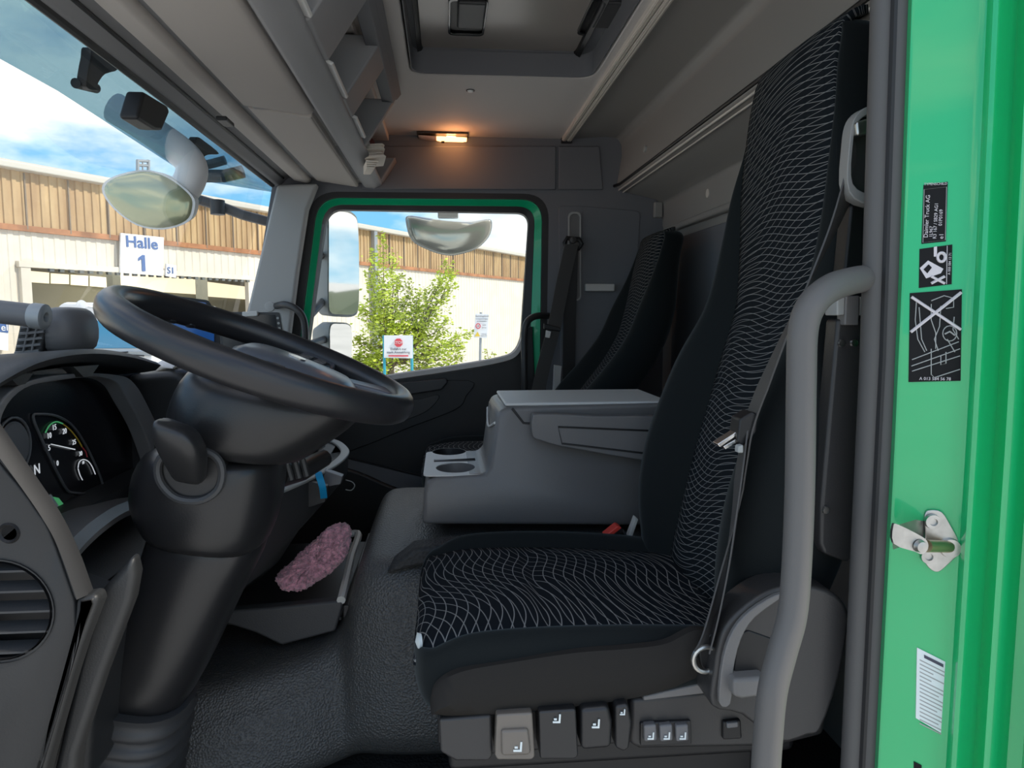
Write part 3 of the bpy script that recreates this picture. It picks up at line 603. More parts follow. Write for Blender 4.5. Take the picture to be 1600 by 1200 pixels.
# ================================================================== SEATS
def lerp_rows(rows, n):
    cols = list(zip(*rows)); m = len(rows); out = []
    for k in range(n):
        t = k/(n-1)*(m-1); i = min(m-2, int(t)); f = t-i; r = []
        for c in cols:
            p0 = c[max(i-1, 0)]; p1 = c[i]; p2 = c[i+1]; p3 = c[min(i+2, m-1)]
            r.append(.5*((2*p1)+(p2-p0)*f+(2*p0-5*p1+4*p2-p3)*f*f+(3*p1-p0-3*p2+p3)*f**3))
        out.append(r)
    return out
def backrest(root, yc, rows, seams, fab, n=40, ins_lo=None):
    R = lerp_rows(rows, n); rings = []
    for k, (z, x, hw, iw, bp, th) in enumerate(R):
        d = hw-iw; half = [(0, .012), (iw*.6, .012), (iw, .008), (iw+d*.18, -bp*.45), (iw+d*.5, -bp), (iw+d*.85, -bp*.8), (hw, -bp*.25), (hw, th*.35), (hw-.012, th*.75), (hw*.75, th), (0, th*1.04)]
        pts = half+[(-a, b_) for a, b_ in half[1:-1][::-1]]
        rings.append([V(x+b_, yc+a, z) for a, b_ in pts])
    # rounded top and bottom
    def shrink(r, f, dz):
        c = sum(r, V(0, 0, 0))/len(r); return [V(c.x+(p.x-c.x)*f, c.y+(p.y-c.y)*f, p.z+dz) for p in r]
    top = [shrink(rings[-1], f, dz) for f, dz in ((.97, .012), (.86, .024), (.6, .030), (.2, .032))]
    bot = [shrink(rings[0], f, dz) for f, dz in ((.2, -.034), (.6, -.032), (.86, -.024), (.97, -.012))]
    b = MB(); b.loft(bot+rings+top); b.build('backrest', 'velvet', root, sub=1)
    # patterned centre panel
    nc = 13; g = MB(); vlen = 0; prev = None; uvs = []
    F, Bk = [], []
    for k, (z, x, hw, iw, bp, th) in enumerate(R):
        if ins_lo and z < ins_lo: continue
        dip = sum(math.exp(-((z-s_)/.012)**2) for s_ in seams)*.009
        p0 = V(x, 0, z); vlen += (p0-prev).length if prev else 0; prev = p0
        e_ = min(1, (R[-1][0]-z)/.05); e_ = 1-(1-max(0, e_))**2*1.0
        row, rb = [], []
        for c in range(nc):
            s_ = -1+2*c/(nc-1); xx = x-.004-.013*(1-abs(s_)**3)+dip*(1-abs(s_)**4)
            row.append(V(xx, yc+iw*1.02*s_, z)); rb.append(V(x+.02, yc+iw*s_, z))
        F.append((row, vlen)); Bk.append(rb)
    # carry the panel over the top
    zt, x, hw, iw, bp, th = R[-1]
    for a_ in (.3, .6, .85, 1.0):
        an = a_*math.pi/2; vlen += .02; F.append(([V(x+.028-(.032+.013*(1-abs(-1+2*c/(nc-1))**3))*math.cos(an)+.01*a_, yc+iw*1.02*(-1+2*c/(nc-1)), zt+.036*math.sin(an)) for c in range(nc)], vlen))
    o = 0; vv = []; ff = []
    for row, vl in F:
        for c, p in enumerate(row): g.uv[len(vv)] = ((c/(nc-1)-.5)*2*iw, vl); vv.append(p)
    m_ = len(F)
    for k in range(m_-1):
        for c in range(nc-1): i = k*nc+c; ff.append((i, i+1, i+nc+1, i+nc))
    g.add(vv, ff); ob = g.build('centre_panel', fab, root, angle=80)
    so = ob.modifiers.new('s', 'SOLIDIFY'); so.thickness = .012; so.offset = -1; so.use_rim = True
    return R
def cushion(root, yc, rows, seams, fab, n=30, skirt=None):
    R = lerp_rows(rows, n); rings = []     # rows: x, ztop, zbot, hw, iw, bp
    for (x, zt, zb, hw, iw, bp) in R:
        d = hw-iw; half = [(0, zt-.014), (iw*.7, zt-.014), (iw, zt-.010), (iw+d*.25, zt+bp*.6), (iw+d*.55, zt+bp), (iw+d*.85, zt+bp*.5), (hw, zt-.022), (hw+.004, (zt+zb)/2), (hw-.006, zb+.018), (hw-.03, zb), (0, zb)]
        pts = half+[(-a, b_) for a, b_ in half[1:-1][::-1]]; rings.append([V(x, yc+a, z) for a, z in pts])
    def shrink(r, f, dx):
        c = sum(r, V(0, 0, 0))/len(r); return [V(p.x+dx, c.y+(p.y-c.y)*(1-(1-f)*.5), c.z+(p.z-c.z)*f) for p in r]
    fr = [shrink(rings[0], f, dx) for f, dx in ((.15, -.030), (.5, -.028), (.8, -.020), (.95, -.010))]
    b = MB(); b.loft(fr+rings); b.build('cushion', 'velvet', root, sub=1)
    nc = 15; F = []; vl = 0; prev = None
    x0, zt0, zb0, hw0, iw0, bp0 = R[0]
    for a_ in (.40, .5, .6, .7, .8, .9):  # front roll from below up to the top
        an = a_*math.pi/2; h_ = (zt0-zb0); F.append((x0-.030*math.cos(an)-.004, zb0+.01+(h_-.008)*(math.sin(an) if a_ else 0)**.8, iw0))
    F += [(x, zt+.001, iw) for (x, zt, zb, hw, iw, bp) in R]
    g = MB(); vv = []; ff = []
    for (x, z, iw) in F:
        p0 = V(x, 0, z); vl += (p0-prev).length if prev else 0; prev = p0
        dip = sum(math.exp(-((x-s_)/.012)**2) for s_ in seams)*.008
        for c in range(nc):
            s_ = -1+2*c/(nc-1); g.uv[len(vv)] = (iw*s_, vl); vv.append(V(x, yc+iw*1.02*s_, z+.010*(1-abs(s_)**3)-dip*(1-abs(s_)**4)))
    for k in range(len(F)-1):
        for c in range(nc-1): i = k*nc+c; ff.append((i, i+1, i+nc+1, i+nc))
    g.add(vv, ff); ob = g.build('seat_panel', fab, root, angle=80); so = ob.modifiers.new('s', 'SOLIDIFY'); so.thickness = .012; so.offset = -1
# ---- driver seat
YC = 1.15
ds = thing('driver_chair', 'tall black velour driver seat with grey wavy line centre panels', 'seat', (.2, YC, 0))
backrest(ds, YC, [(.50, .428, .235, .128, .045, .12), (.60, .445, .262, .120, .07, .13), (.70, .467, .268, .118, .08, .13), (.80, .495, .263, .122, .075, .13), (.88, .518, .250, .126, .065, .12), (.97, .545, .226, .134, .045, .11), (1.08, .555, .204, .148, .030, .11), (1.17, .557, .184, .154, .018, .11), (1.25, .560, .158, .148, .004, .10), (1.31, .563, .150, .140, .0, .10), (1.358, .57, .145, .136, .0, .10)], (.67, .83, .95), 'fabric')
cushion(ds, YC, [(-.02, .488, .402, .235, .185, .008), (.03, .499, .397, .25, .185, .022), (.12, .501, .400, .254, .182, .026), (.24, .498, .410, .254, .176, .026), (.36, .492, .425, .25, .165, .022), (.46, .488, .44, .235, .15, .012)], (.15,), 'fabric_seat')
YS = .893
def SP(x, y, Y=YS): return P(x, y, Y=Y)
b = MB()
so_top = smooth([SP(*q) for q in ((672, 1098), (682, 1072), (720, 1050), (800, 1035), (900, 1020), (980, 1014), (1040, 1006), (1085, 985), (1118, 990))], 4)
so_bot = smooth([SP(*q) for q in ((676, 1116), (700, 1120), (740, 1120), (810, 1114), (900, 1105), (980, 1094), (1040, 1080), (1090, 1060), (1122, 1050))], 4)
m_ = [(a+q)/2+V(0, -.016, 0) for a, q in zip(so_top, so_bot)]
b.loft([[a+V(0, .014, 0), a+V(0, .0, 0), mm, q+V(0, .002, 0), q+V(0, .03, 0)] for a, mm, q in zip(so_top, m_, so_bot)]); b.build('side_cloth', 'velvet_side', ds, angle=60)
b = MB(); b.lathe([(0, -.006), (.010, -.005), (.012, .0), (0, .004)], SP(653, 1002, .97), (-1, -.2, 0)); b.build('front_button', 'label_white', ds)
b = MB(); b.prism([P(*q, Y=1.40) for q in ((602, 900), (614, 882), (646, 857), (700, 850), (760, 850), (760, 880), (650, 886))], (0, .06, 0)); b.build('plinth_corner', 'floor_mat', ds, bevel=.012)
b = MB(); b.box((.02, .97, 0.0), (.46, 1.33, .40)); b.box((-.0, .93, .32), (.50, 1.36, .41)); b.build('pedestal', 'black', ds, bevel=.01)
# base console under the cushion with its levers and switches
b = MB(); b.prism([SP(*q, .905) for q in ((985, 1092), (1100, 1080), (1300, 1085), (1288, 1150), (1215, 1168), (1000, 1172), (985, 1165))], (0, .06, 0)); b.build('base_cover', 'seat_plastic', ds, bevel=.008)
b = MB(); b.prism([SP(*q, .92) for q in ((684, 1118), (1000, 1085), (1130, 1050), (1130, 1095), (1000, 1110), (1000, 1160), (700, 1185), (684, 1160))], (0, .04, 0)); b.build('base_frame', 'black', ds, bevel=.004)
b = MB(); b.prism([SP(*q, .90) for q in ((1005, 1088), (1100, 1066), (1122, 1070), (1122, 1082), (1005, 1096))], (0, .03, 0)); b.build('slide_rail', 'console', ds, bevel=.003)
b = MB(); b.prism([SP(*q, .890) for q in ((686, 1124), (768, 1118), (770, 1182), (764, 1190), (712, 1190), (688, 1176))], (0, .05, 0)); b.build('front_cover', 'seat_plastic', ds, bevel=.012)
def seatglyph(b, x, y, s, Y):
    for q in (((-6, 5), (4, 5), (5, -7), (8, -7), (7, 8), (-6, 8)), ((-4, 0), (1, 0), (1, 3), (-4, 3))):
        b.prism([SP(x+u*s, y+v*s, Y) for u, v in q], (0, -.0012, 0))
for nm, m_, q, gy in (('lever', 'lever_brown', ((776, 1117), (832, 1114), (836, 1184), (830, 1188), (777, 1188), (773, 1180)), (808, 1165, 1.0)),
                      ('lever', 'lever_black', ((842, 1112), (900, 1108), (904, 1182), (898, 1187), (844, 1187)), (869, 1122, .9)),
                      ('lever', 'lever_black', ((908, 1108), (952, 1104), (958, 1130), (956, 1170), (908, 1174)), (930, 1130, .9)),
                      ('lever', 'lever_black', ((962, 1103), (982, 1100), (988, 1130), (984, 1170), (975, 1176), (962, 1170)), (972, 1112, .6))):
    b = MB(); b.prism([SP(*p_, .878) for p_ in q], (0, .05, 0)); lv = b.build(nm, m_, ds, bevel=.007)
    b = MB(); seatglyph(b, gy[0], gy[1], gy[2], .877); b.build('icon', 'label_white', lv)
b = MB(); b.prism([SP(*q, .873) for q in ((783, 1142), (826, 1140), (830, 1178), (824, 1181), (784, 1182))], (0, .01, 0)); lv = b.build('lever_pad', 'lever_brown', ds, bevel=.004); b = MB(); seatglyph(b, 808, 1166, 1.0, .8725); b.build('icon', 'label_white', lv)
b = MB(); b.prism([SP(*q, .900) for q in ((1001, 1130), (1080, 1126), (1081, 1163), (1001, 1166))], (0, .01, 0)); pl = b.build('switch_plate', 'lever_black', ds, bevel=.002)
for x in (1016, 1041, 1066):
    b = MB(); b.prism([SP(*q, .893) for q in ((x-10, 1134), (x+10, 1132), (x+11, 1158), (x-9, 1160))], (0, .012, 0)); b.build('switch', 'grey_device', pl, bevel=.003)
    b = MB(); seatglyph(b, x, 1149, .75, .8925); b.build('switch_icon', 'label_white', pl)
b = MB(); b.prism([SP(*q, .899) for q in ((1130, 1128), (1158, 1125), (1160, 1155), (1130, 1157))], (0, .01, 0)); rk = b.build('rocker_switch', 'black', ds, bevel=.003)
b = MB(); b.prism([SP(*q, .896) for q in ((1136, 1130), (1154, 1128), (1154, 1137), (1136, 1139))], (0, .006, 0)); b.build('rocker', 'grey_device', rk, bevel=.002)
# recliner side cover
YH = .845
b = MB(); b.prism(smooth([SP(*q, YH) for q in ((1112, 1104), (1116, 1050), (1124, 1000), (1140, 970), (1180, 935), (1220, 917), (1262, 915), (1305, 928), (1326, 955), (1326, 985), (1312, 1060), (1284, 1140), (1262, 1150), (1215, 1160), (1160, 1118))], 3, True), (0, .055, 0)); hc = b.build('recliner_cover', 'seat_plastic', ds, bevel=.012)
b = MB(); b.prism(smooth([SP(*q, YH-.006) for q in ((1124, 1098), (1130, 1030), (1146, 985), (1172, 955), (1212, 930), (1224, 932), (1180, 965), (1158, 1000), (1146, 1050), (1142, 1100))], 3, True), (0, .012, 0)); b.build('cover_highlight', 'console', hc, bevel=.004)  # highlight band on the cover modelled as a paler arc
b = MB(); b.prism([SP(*q, YH-.002) for q in ((1156, 990), (1170, 985), (1212, 1000), (1208, 1060), (1146, 1062), (1150, 1020))], (0, .006, 0)); b.build('cover_recess', 'black', hc, bevel=.002)
b = MB(); b.prism([SP(*q, YH-.022) for q in ((1146, 1062), (1200, 1058), (1200, 1088), (1160, 1094), (1146, 1090))], (0, .03, 0)); b.build('recline_lever', 'console', hc, bevel=.006)
# ---- passenger seat
YP = 2.40
ps = thing('passenger_chair', 'black velour passenger seat with wavy line panel beyond the centre console', 'seat', (.3, YP, 0))
backrest(ps, YP, [(.52, .40, .24, .125, .05, .10), (.60, .43, .262, .125, .075, .10), (.69, .495, .262, .12, .085, .10), (.78, .565, .255, .12, .075, .095), (.88, .625, .24, .125, .06, .09), (.98, .655, .222, .13, .045, .09), (1.07, .675, .185, .135, .02, .085), (1.14, .690, .168, .135, .006, .08), (1.20, .705, .155, .13, .0, .08)], (), 'fabric', n=30)
cushion(ps, YP, [(-.05, .475, .37, .225, .18, .008), (.03, .488, .36, .24, .18, .018), (.18, .490, .37, .245, .175, .02), (.36, .488, .40, .24, .16, .02), (.46, .488, .43, .23, .15, .01)], (), 'fabric_seat', n=16)
b = MB(); b.box((.0, YP-.2, 0.0), (.44, YP+.2, .38)); b.build('pedestal', 'black', ps, bevel=.01)

# ================================================================== TUNNEL AND CENTRE CONSOLE
st = [(.86, .452, 1.42), (.1, .452, 1.42), (-.06, .455, 1.42), (-.14, .457, 1.43), (-.168, .448, 1.44), (-.188, .425, 1.445), (-.202, .36, 1.45), (-.218, .30, 1.45), (-.26, .265, 1.43), (-.36, .245, 1.40), (-.46, .235, 1.37), (-.62, .23, 1.33)]
rings = []
for x, zt, yn in st:
    yf = 2.14; rings.append([V(x, yn-.10, .0), V(x, yn-.07, zt*.35), V(x, yn-.045, zt*.7), V(x, yn-.03, zt-.06), V(x, yn-.015, zt-.025), V(x, yn+.012, zt-.006), V(x, yn+.05, zt), V(x, (yn+yf)/2, zt+.006), V(x, yf-.05, zt), V(x, yf, zt-.04), V(x, yf+.03, zt*.5), V(x, yf+.05, 0)])
b = MB(); b.loft(rings); tag(b.build('engine_tunnel', 'tunnel', sub=2), 'grained grey engine cover between the seats', 'engine cover')
def cut(ob, cutters):
    dg = bpy.context.evaluated_depsgraph_get
    for c_ in cutters:
        md = ob.modifiers.new('c', 'BOOLEAN'); md.operation = 'DIFFERENCE'; md.object = c_; md.solver = 'EXACT'
    bpy.context.view_layer.update(); me = bpy.data.meshes.new_from_object(ob.evaluated_get(dg())); ob.modifiers.clear(); ob.data = me
    for c_ in cutters: bpy.data.objects.remove(c_)
    me.shade_smooth(); me.set_sharp_from_angle(angle=math.radians(35))
Y1, Y2 = 1.55, 1.84
def ell(b, c):
    for v in b.v: v.y = c.y+(v.y-c.y)*1.22
    return b
cc = thing('centre_console', 'grey centre console box with cup holders standing on the engine cover', 'console', (.1, 1.7, .455))
def K(x, y, Y=Y1): return P(x, y, Y=Y)
out = [K(660, 820), K(662, 770), K(666, 752), K(680, 746), K(757, 741), K(765, 730), K(776, 652), K(782, 640), K(800, 636), K(1050, 630), K(1060, 822)]
b = MB(); b.prism(out, (0, Y2-Y1, 0)); body = b.build('console_body', 'console', cc, bevel=.010)
zt = K(700, 746).z; cs = []
for (x, y, rx) in ((712, 733, .046), (702, 707, .045)):
    c = P(x, y, Z=zt); cs.append(ell(MB().lathe([(rx*.85, -.07), (rx, .02)], c, (0, 0, 1), 32), c).build('cut', 'black'))
a = P(678, 722.5, Z=zt); q = P(742, 718, Z=zt); cs.append(MB().box((a.x, a.y-.014, zt-.05), (q.x, a.y+.020, zt+.02)).build('cut', 'black'))
cut(body, cs)
b = MB()
for (x, y, rx) in ((712, 733, .046), (702, 707, .045)):
    c = P(x, y, Z=zt)
    w_ = ell(MB().lathe([(0, -.066), (rx*.84, -.066), (rx*.985, .0015), (rx*.985+.002, .0015), (rx*.87, -.070), (0, -.070)], c, (0, 0, 1), 32, False), c).build('cup_well', 'black', cc)
plt = MB(); pts = rounded([V(K(661, 746).x, Y1+.006, zt+.001), V(K(764, 740).x, Y1+.006, zt+.001), V(K(764, 740).x, Y2-.006, zt+.001), V(K(661, 746).x, Y2-.006, zt+.001)], .02)
plt.prism(pts, (0, 0, .003)); tp = plt.build('cup_tray', 'console_light', cc)
cs = []
for (x, y, rx) in ((712, 733, .046), (702, 707, .045)): cs.append(ell(MB().lathe([(rx, -.05), (rx, .05)], P(x, y, Z=zt), (0, 0, 1), 32), P(x, y, Z=zt)).build('cut', 'black'))
a = P(678, 722.5, Z=zt); q = P(742, 718, Z=zt); cs.append(MB().box((a.x, a.y-.014, zt-.05), (q.x, a.y+.020, zt+.05)).build('cut', 'black')); cut(tp, cs)
zl = K(800, 636).z
b = MB(); b.prism([V(K(790, 636).x, Y1+.012, zl), V(K(1050, 630).x, Y1+.012, zl+.0), V(K(1050, 630).x, Y2-.012, zl), V(K(790, 636).x, Y2-.012, zl)], (0, 0, .008)); b.build('lid', 'console_light', cc, bevel=.005)
b = MB(); b.tube([K(800, 638, Y1-.001), K(818, 661, Y1-.001), K(832, 662, Y1-.001)], .0025, 6); b.build('lid_seam', 'black', cc)
b = MB(); b.prism(smooth([K(*q, Y1-.035) for q in ((832, 652), (845, 647), (930, 650), (1060, 657), (1060, 722), (900, 702), (845, 689), (832, 680))], 3, True), (0, .034, 0)); ar = b.build('armrest', 'console', cc, bevel=.008)
b = MB(); pts = [K(*q, Y1-.0365) for q in ((1040, 674), (872, 667), (878, 693), (1040, 712))]; b.tube(pts, .002, 6); b.build('armrest_seam', 'black', ar)
b = MB(); b.tube(smooth([V(K(776, 655).x-.003, Y1+.012, K(776, 662).z), V(K(772, 655).x-.004, (Y1+Y2)/2, K(770, 680).z), V(K(776, 655).x-.003, Y2-.012, K(776, 662).z)], 6), .003, 8); b.build('lid_latch', 'console_light', cc)
# buckle beside the driver cushion
t = thing('belt_buckle', 'black belt buckle with red release button between driver seat and console', 'belt buckle', P(965, 845, Y=1.44))
b = MB(); c0, c1 = P(957, 832, Y=1.43), P(985, 850, Y=1.43); dd = (c1-c0).normalized()
b.tube([P(965, 832, Y=1.44), P(985, 870, Y=1.44)], .014, 8); b.build('buckle_body', 'black', t)
b = MB(); b.prism([P(*q, Y=1.425) for q in ((945, 838), (965, 822), (972, 825), (951, 842))], (0, .03, 0)); b.build('release_button', 'red_glow', t, bevel=.002)
b = MB(); b.prism([P(*q, Y=1.44) for q in ((993, 808), (998, 812), (986, 845), (980, 843))], (0, .02, 0)); b.build('stalk_cover', 'tray_rim', t, bevel=.002)

# ================================================================== DASHBOARD
da = thing('dashboard', 'dark plastic dashboard with hooded instrument cluster and round end vent', 'dashboard', (-.6, 1.2, .4))
XD = -.60
def D(x, y, X=XD): return P(x, y, X=X)
# dash carcass
b = MB(); b.prism([V(-.93, 1.56, .50), V(-.52, 1.56, .50), V(-.53, 1.56, .80), V(-.56, 1.56, .835), V(-.90, 1.56, .80)], (0, 1.17, 0)); b.build('dash_body', 'dash', da, bevel=.02)
b = MB(); b.prism([V(-.93, .80, .30), V(-.69, .80, .30), V(-.69, .80, .80), V(-.93, .80, .78)], (0, .78, 0)); b.build('dash_carcass', 'dash', da, bevel=.01)
# instrument hood arch
ho = smooth([D(*q) for q in ((-110, 680), (-60, 625), (0, 583), (60, 556), (130, 545), (195, 551), (245, 566))], 6)
hi = smooth([D(*q) for q in ((-95, 690), (-45, 638), (8, 602), (62, 578), (130, 568), (192, 572), (240, 582))], 6)
rings = []
for a, q in zip(ho, hi): rings.append([a, a+V(-.30, 0, -.02), q+V(-.30, 0, -.02), q+V(-.02, 0, 0), q+V(.004, 0, .004), (a+q)/2+V(.012, 0, .004)])
b = MB(); b.loft(rings); b.build('instrument_hood', 'dash_mid', da, angle=50)
# bezel and cluster
bo = smooth([D(*q, -.615) for q in ((-20, 900), (-25, 700), (0, 632), (40, 598), (110, 584), (185, 586), (212, 600), (235, 640), (262, 700), (285, 760), (270, 850), (150, 900))], 4, True)
bi = smooth([D(*q, -.62) for q in ((25, 880), (5, 700), (6, 645), (40, 607), (90, 595), (150, 589), (182, 598), (200, 625), (228, 680), (250, 760), (235, 800), (130, 850))], 4, True)
b = MB(); b.ring(bo, bi, (-.03, 0, 0)); b.build('bezel', 'rim_grey', da, bevel=.004)
b = MB()
for x, y in ((32, 592), (135, 579)): MB().prism([D(x-20, y-6, -.605), D(x+20, y-9, -.605), D(x+8, y+8, -.605), D(x-4, y+10, -.605)], (-.02, 0, 0)).build('bezel_clip', 'dash', da)
XF = -.665
b = MB(); b.prism([V(XF, .90, .42), V(XF, 1.62, .42), V(XF, 1.62, .86), V(XF, .90, .86)], (-.03, 0, 0)); cf = b.build('cluster_face', 'gauge_face', da)
def G(x, y, X=XF+.003): return P(x, y, X=X)
gl = smooth([G(*q) for q in ((52, 652), (62, 647), (88, 650), (112, 664), (132, 692), (150, 728), (160, 755), (158, 766), (148, 771), (115, 770), (104, 764), (88, 735), (66, 688))], 4, True)
b = MB(); b.tube(gl, .0022, 6, True); b.build('gauge_ring', 'gauge_ring', cf)
for s_, x, y, sz in (('15', 85, 668, .017), ('20', 101, 674, .017), ('25', 116, 691, .016), ('30', 126, 709, .015), ('10', 77, 681, .017), ('5', 77, 700, .017), ('0', 90, 724, .016), ('10', 130, 723, .010), ('N', 58, 734, .030)):
    text('numeral', s_, sz*.8, G(x, y), (0, 1, 0), (0, 0, 1), 'gauge_white', cf, .0004)
def arc(pts, r_, m_, nm): MB().tube(smooth([G(*q) for q in pts], 5), r_, 5).build(nm, m_, cf)
arc(((71, 676), (78, 664), (88, 659), (98, 662)), .0012, 'gauge_green', 'scale_arc'); arc(((98, 662), (110, 672), (121, 686), (128, 698)), .0012, 'sign_yellow', 'scale_arc'); arc(((128, 698), (134, 706), (136, 714)), .0012, 'sign_red', 'scale_arc')
arc(((122, 731), (124, 722), (130, 718), (138, 721), (144, 729), (149, 741)), .0009, 'gauge_white', 'scale_arc'); arc(((122, 732), (125, 742), (129, 750)), .0009, 'gauge_white', 'scale_arc')
b = MB(); b.prism([G(79, 693.5), G(116, 701.5), G(116, 703), G(79, 694.5)], (.002, 0, 0)); b.build('needle', 'gauge_white', cf)
b = MB(); b.prism([G(*q) for q in ((10, 669), (30, 665), (33, 673), (12, 676))], (.002, 0, 0)); b.build('warning_light', 'amber', cf)
b = MB(); b.lathe([(0, .004), (.035, .003), (.038, .0), (0, 0)], G(22, 697), (1, 0, 0), 32); b.build('speed_dial', 'grey_device', cf)
b = MB(); b.tube([G(22, 697, XF+.004)+V(0, math.cos(a)*.044, math.sin(a)*.044) for a in [k*math.pi/12 for k in range(24)]], .002, 6, True); b.build('dial_ring', 'gauge_ring', cf)
b = MB(); b.prism([G(*q) for q in ((70, 778), (88, 802), (96, 800), (78, 772))], (.002, 0, 0)); b.build('display_strip', 'label_white', cf)
b = MB(); b.prism([G(*q) for q in ((80, 776), (97, 800), (104, 796), (90, 778))], (.002, 0, 0)); b.build('display_bar', 'gauge_green', cf)
# lower ledges between the cluster and the column
def DS(x, y, Y): return P(x, y, Y=Y)
lo = smooth([P(104, 862, Y=.97), P(122, 842, Y=1.02), P(150, 818, Y=1.10), P(185, 796, Y=1.22), P(230, 780, Y=1.38)], 4)
b = MB(); b.loft([[p+V(-.08, 0, .0), p+V(0, 0, .008), p+V(.012, 0, -.004), p+V(.010, 0, -.014), p+V(-.08, 0, -.03)] for p in lo]); b.build('lower_ledge', 'console', da, angle=50)
b = MB(); b.prism([V(-.70, 0, .58), V(-.57, 0, .57), V(-.50, 0, .535), V(-.475, 0, .50), V(-.50, 0, .30), V(-.60, 0, .22), V(-.70, 0, .22)], (0, .52, 0))
for v in b.v: v.y += .98
b.build('knee_panel', 'dash', da, bevel=.012)
b = MB(); b.prism([V(-.575, 1.00, .572), V(-.505, 1.00, .540), V(-.505, 1.10, .540), V(-.575, 1.10, .572)], (0, 0, .006)); b.build('coin_tray', 'dash_mid', da, bevel=.002)
b = MB(); b.box((-.53, 1.105, .528), (-.49, 1.2, .545)); b.build('switch_slot', 'black', da, bevel=.003)
# end panel with the round vent
XE = -.47
def E(x, y, X=0): return P(x, y, Y=.880+X)
ep = smooth([E(*q) for q in ((-130, 560), (-62, 650), (-10, 712), (10, 737), (32, 763), (57, 798), (79, 834), (117, 940))], 5)+[E(*q) for q in ((120, 985), (108, 1040), (70, 1180), (40, 1320), (-130, 1320))]
b = MB(); b.prism(ep, (0, .014, 0)); en = b.build('end_panel', 'dash', da, bevel=.008)
c = E(-3, 955); R_ = .062
co = MB().lathe([(R_, -.045), (R_, .05)], c, (0, -1, 0), 40).build('cut', 'black'); cut(en, [co])
b = MB(); b.lathe([(R_+.003, .002), (R_+.003, -.048), (0, -.048), (0, -.044), (R_-.002, -.044), (R_-.002, .002)], c, (0, -1, 0), 40, False); vt = b.build('vent', 'black', da)
for k in range(-2, 3):
    z = c.z+k*.0255; h_ = math.sqrt(max(0, R_**2-(k*.0255)**2))-.002
    b = MB(); b.obox(V(c.x, c.y+.012, z), V(h_, 0, 0), V(0, .010, .003), V(0, 0, .0013)); b.build('slat', 'dash_mid', vt)
b = MB(); b.lathe([(0, -.002), (.007, -.002), (.011, .003), (.013, .0), (0, 0)], E(14, 833), (0, -1, 0), 20); b.build('screw', 'black', en)
# black outer strip of the end panel
s1 = smooth([E(*q, -.008) for q in ((-120, 520), (-50, 612), (-8, 672), (22, 716), (50, 757), (84, 808), (113, 867), (136, 930))], 6)
s2 = smooth([E(*q, -.008) for q in ((-130, 560), (-60, 650), (-8, 712), (12, 735), (32, 760), (57, 795), (80, 830), (117, 934))], 6)
b = MB(); b.loft([[a, (a+q)/2+V(0, -.010, 0), q, q+V(0, .016, 0), a+V(0, .016, 0)] for a, q in zip(s1, s2)]); b.build('edge_strip', 'rubber', da, angle=50)
b = MB(); b.prism([E(*q, -.012) for q in ((118, 934), (150, 928), (153, 945), (128, 1010), (112, 1060), (72, 1200), (40, 1330), (10, 1330), (60, 1180), (96, 1060), (112, 1000))], (0, .03, 0)); b.build('edge_pillar', 'dash', da, bevel=.008)
b = MB(); b.prism([P(*q, Y=.905) for q in ((150, 930), (206, 868), (212, 900), (205, 940), (188, 985), (160, 1060), (120, 1180), (110, 1300), (60, 1300), (120, 1040))], (0, .03, 0)); b.build('side_panel', 'dash', da, bevel=.01)

# ---- steering wheel
wn_ = V(.375, 0, .927).normalized(); wc = V(-.278, 1.14, .889); wx = V(.927, 0, -.375); wy = V(0, 1, 0)
sw = thing('steering_wheel', 'black leather steering wheel tilted over the column', 'steering wheel', wc)
RW = .224
def Wp(a, r_, h=0): return wc+wx*(math.cos(a)*r_)+wy*(math.sin(a)*r_)+wn_*h
rings = []
for k in range(64):
    a = 2*math.pi*k/64; c = Wp(a, RW); rd = (wx*math.cos(a)+wy*math.sin(a)); rr = .0205
    rings.append([c+rd*math.cos(t)*rr*.95+wn_*math.sin(t)*rr*1.15 for t in [2*math.pi*j/16 for j in range(16)]])
b = MB(); b.loft(rings, loop=True); b.build('rim', 'wheel_leather', sw)
b = MB()
for k in range(9):
    a = math.radians(140+k*10); c = Wp(a, RW-.004, -.017); b.lathe([(0, -.008), (.010, -.005), (.012, 0), (.010, .005), (0, .008)], c, wn_, 10)
b.build('grip_bumps', 'wheel_leather', sw)['kind'] = 'stuff'
def plate(pts, h0, h1): return [wc+wx*x+wy*y+wn_*h0 for x, y in pts], wn_*(h1-h0)
hub = [(-.075, -.06), (-.085, 0), (-.075, .06), (-.04, .085), (.03, .085), (.085, .06), (.10, 0), (.085, -.06), (.03, -.085), (-.04, -.085)]
hb = smooth([wc+wx*(x*1.1+.045)+wy*y*1.05-wn_*.014 for x, y in hub], 4, True); cc_ = wc+wx*.045-wn_*.014
b = MB(); b.loft([[cc_+(p-cc_)*1.0-wn_*.03 for p in hb], hb, [cc_+(p-cc_)*.96+wn_*.012 for p in hb], [cc_+(p-cc_)*.8+wn_*.022 for p in hb], [cc_+(p-cc_)*.3+wn_*.027 for p in hb]]); hbo = b.build('hub', 'spoke', sw, angle=60)
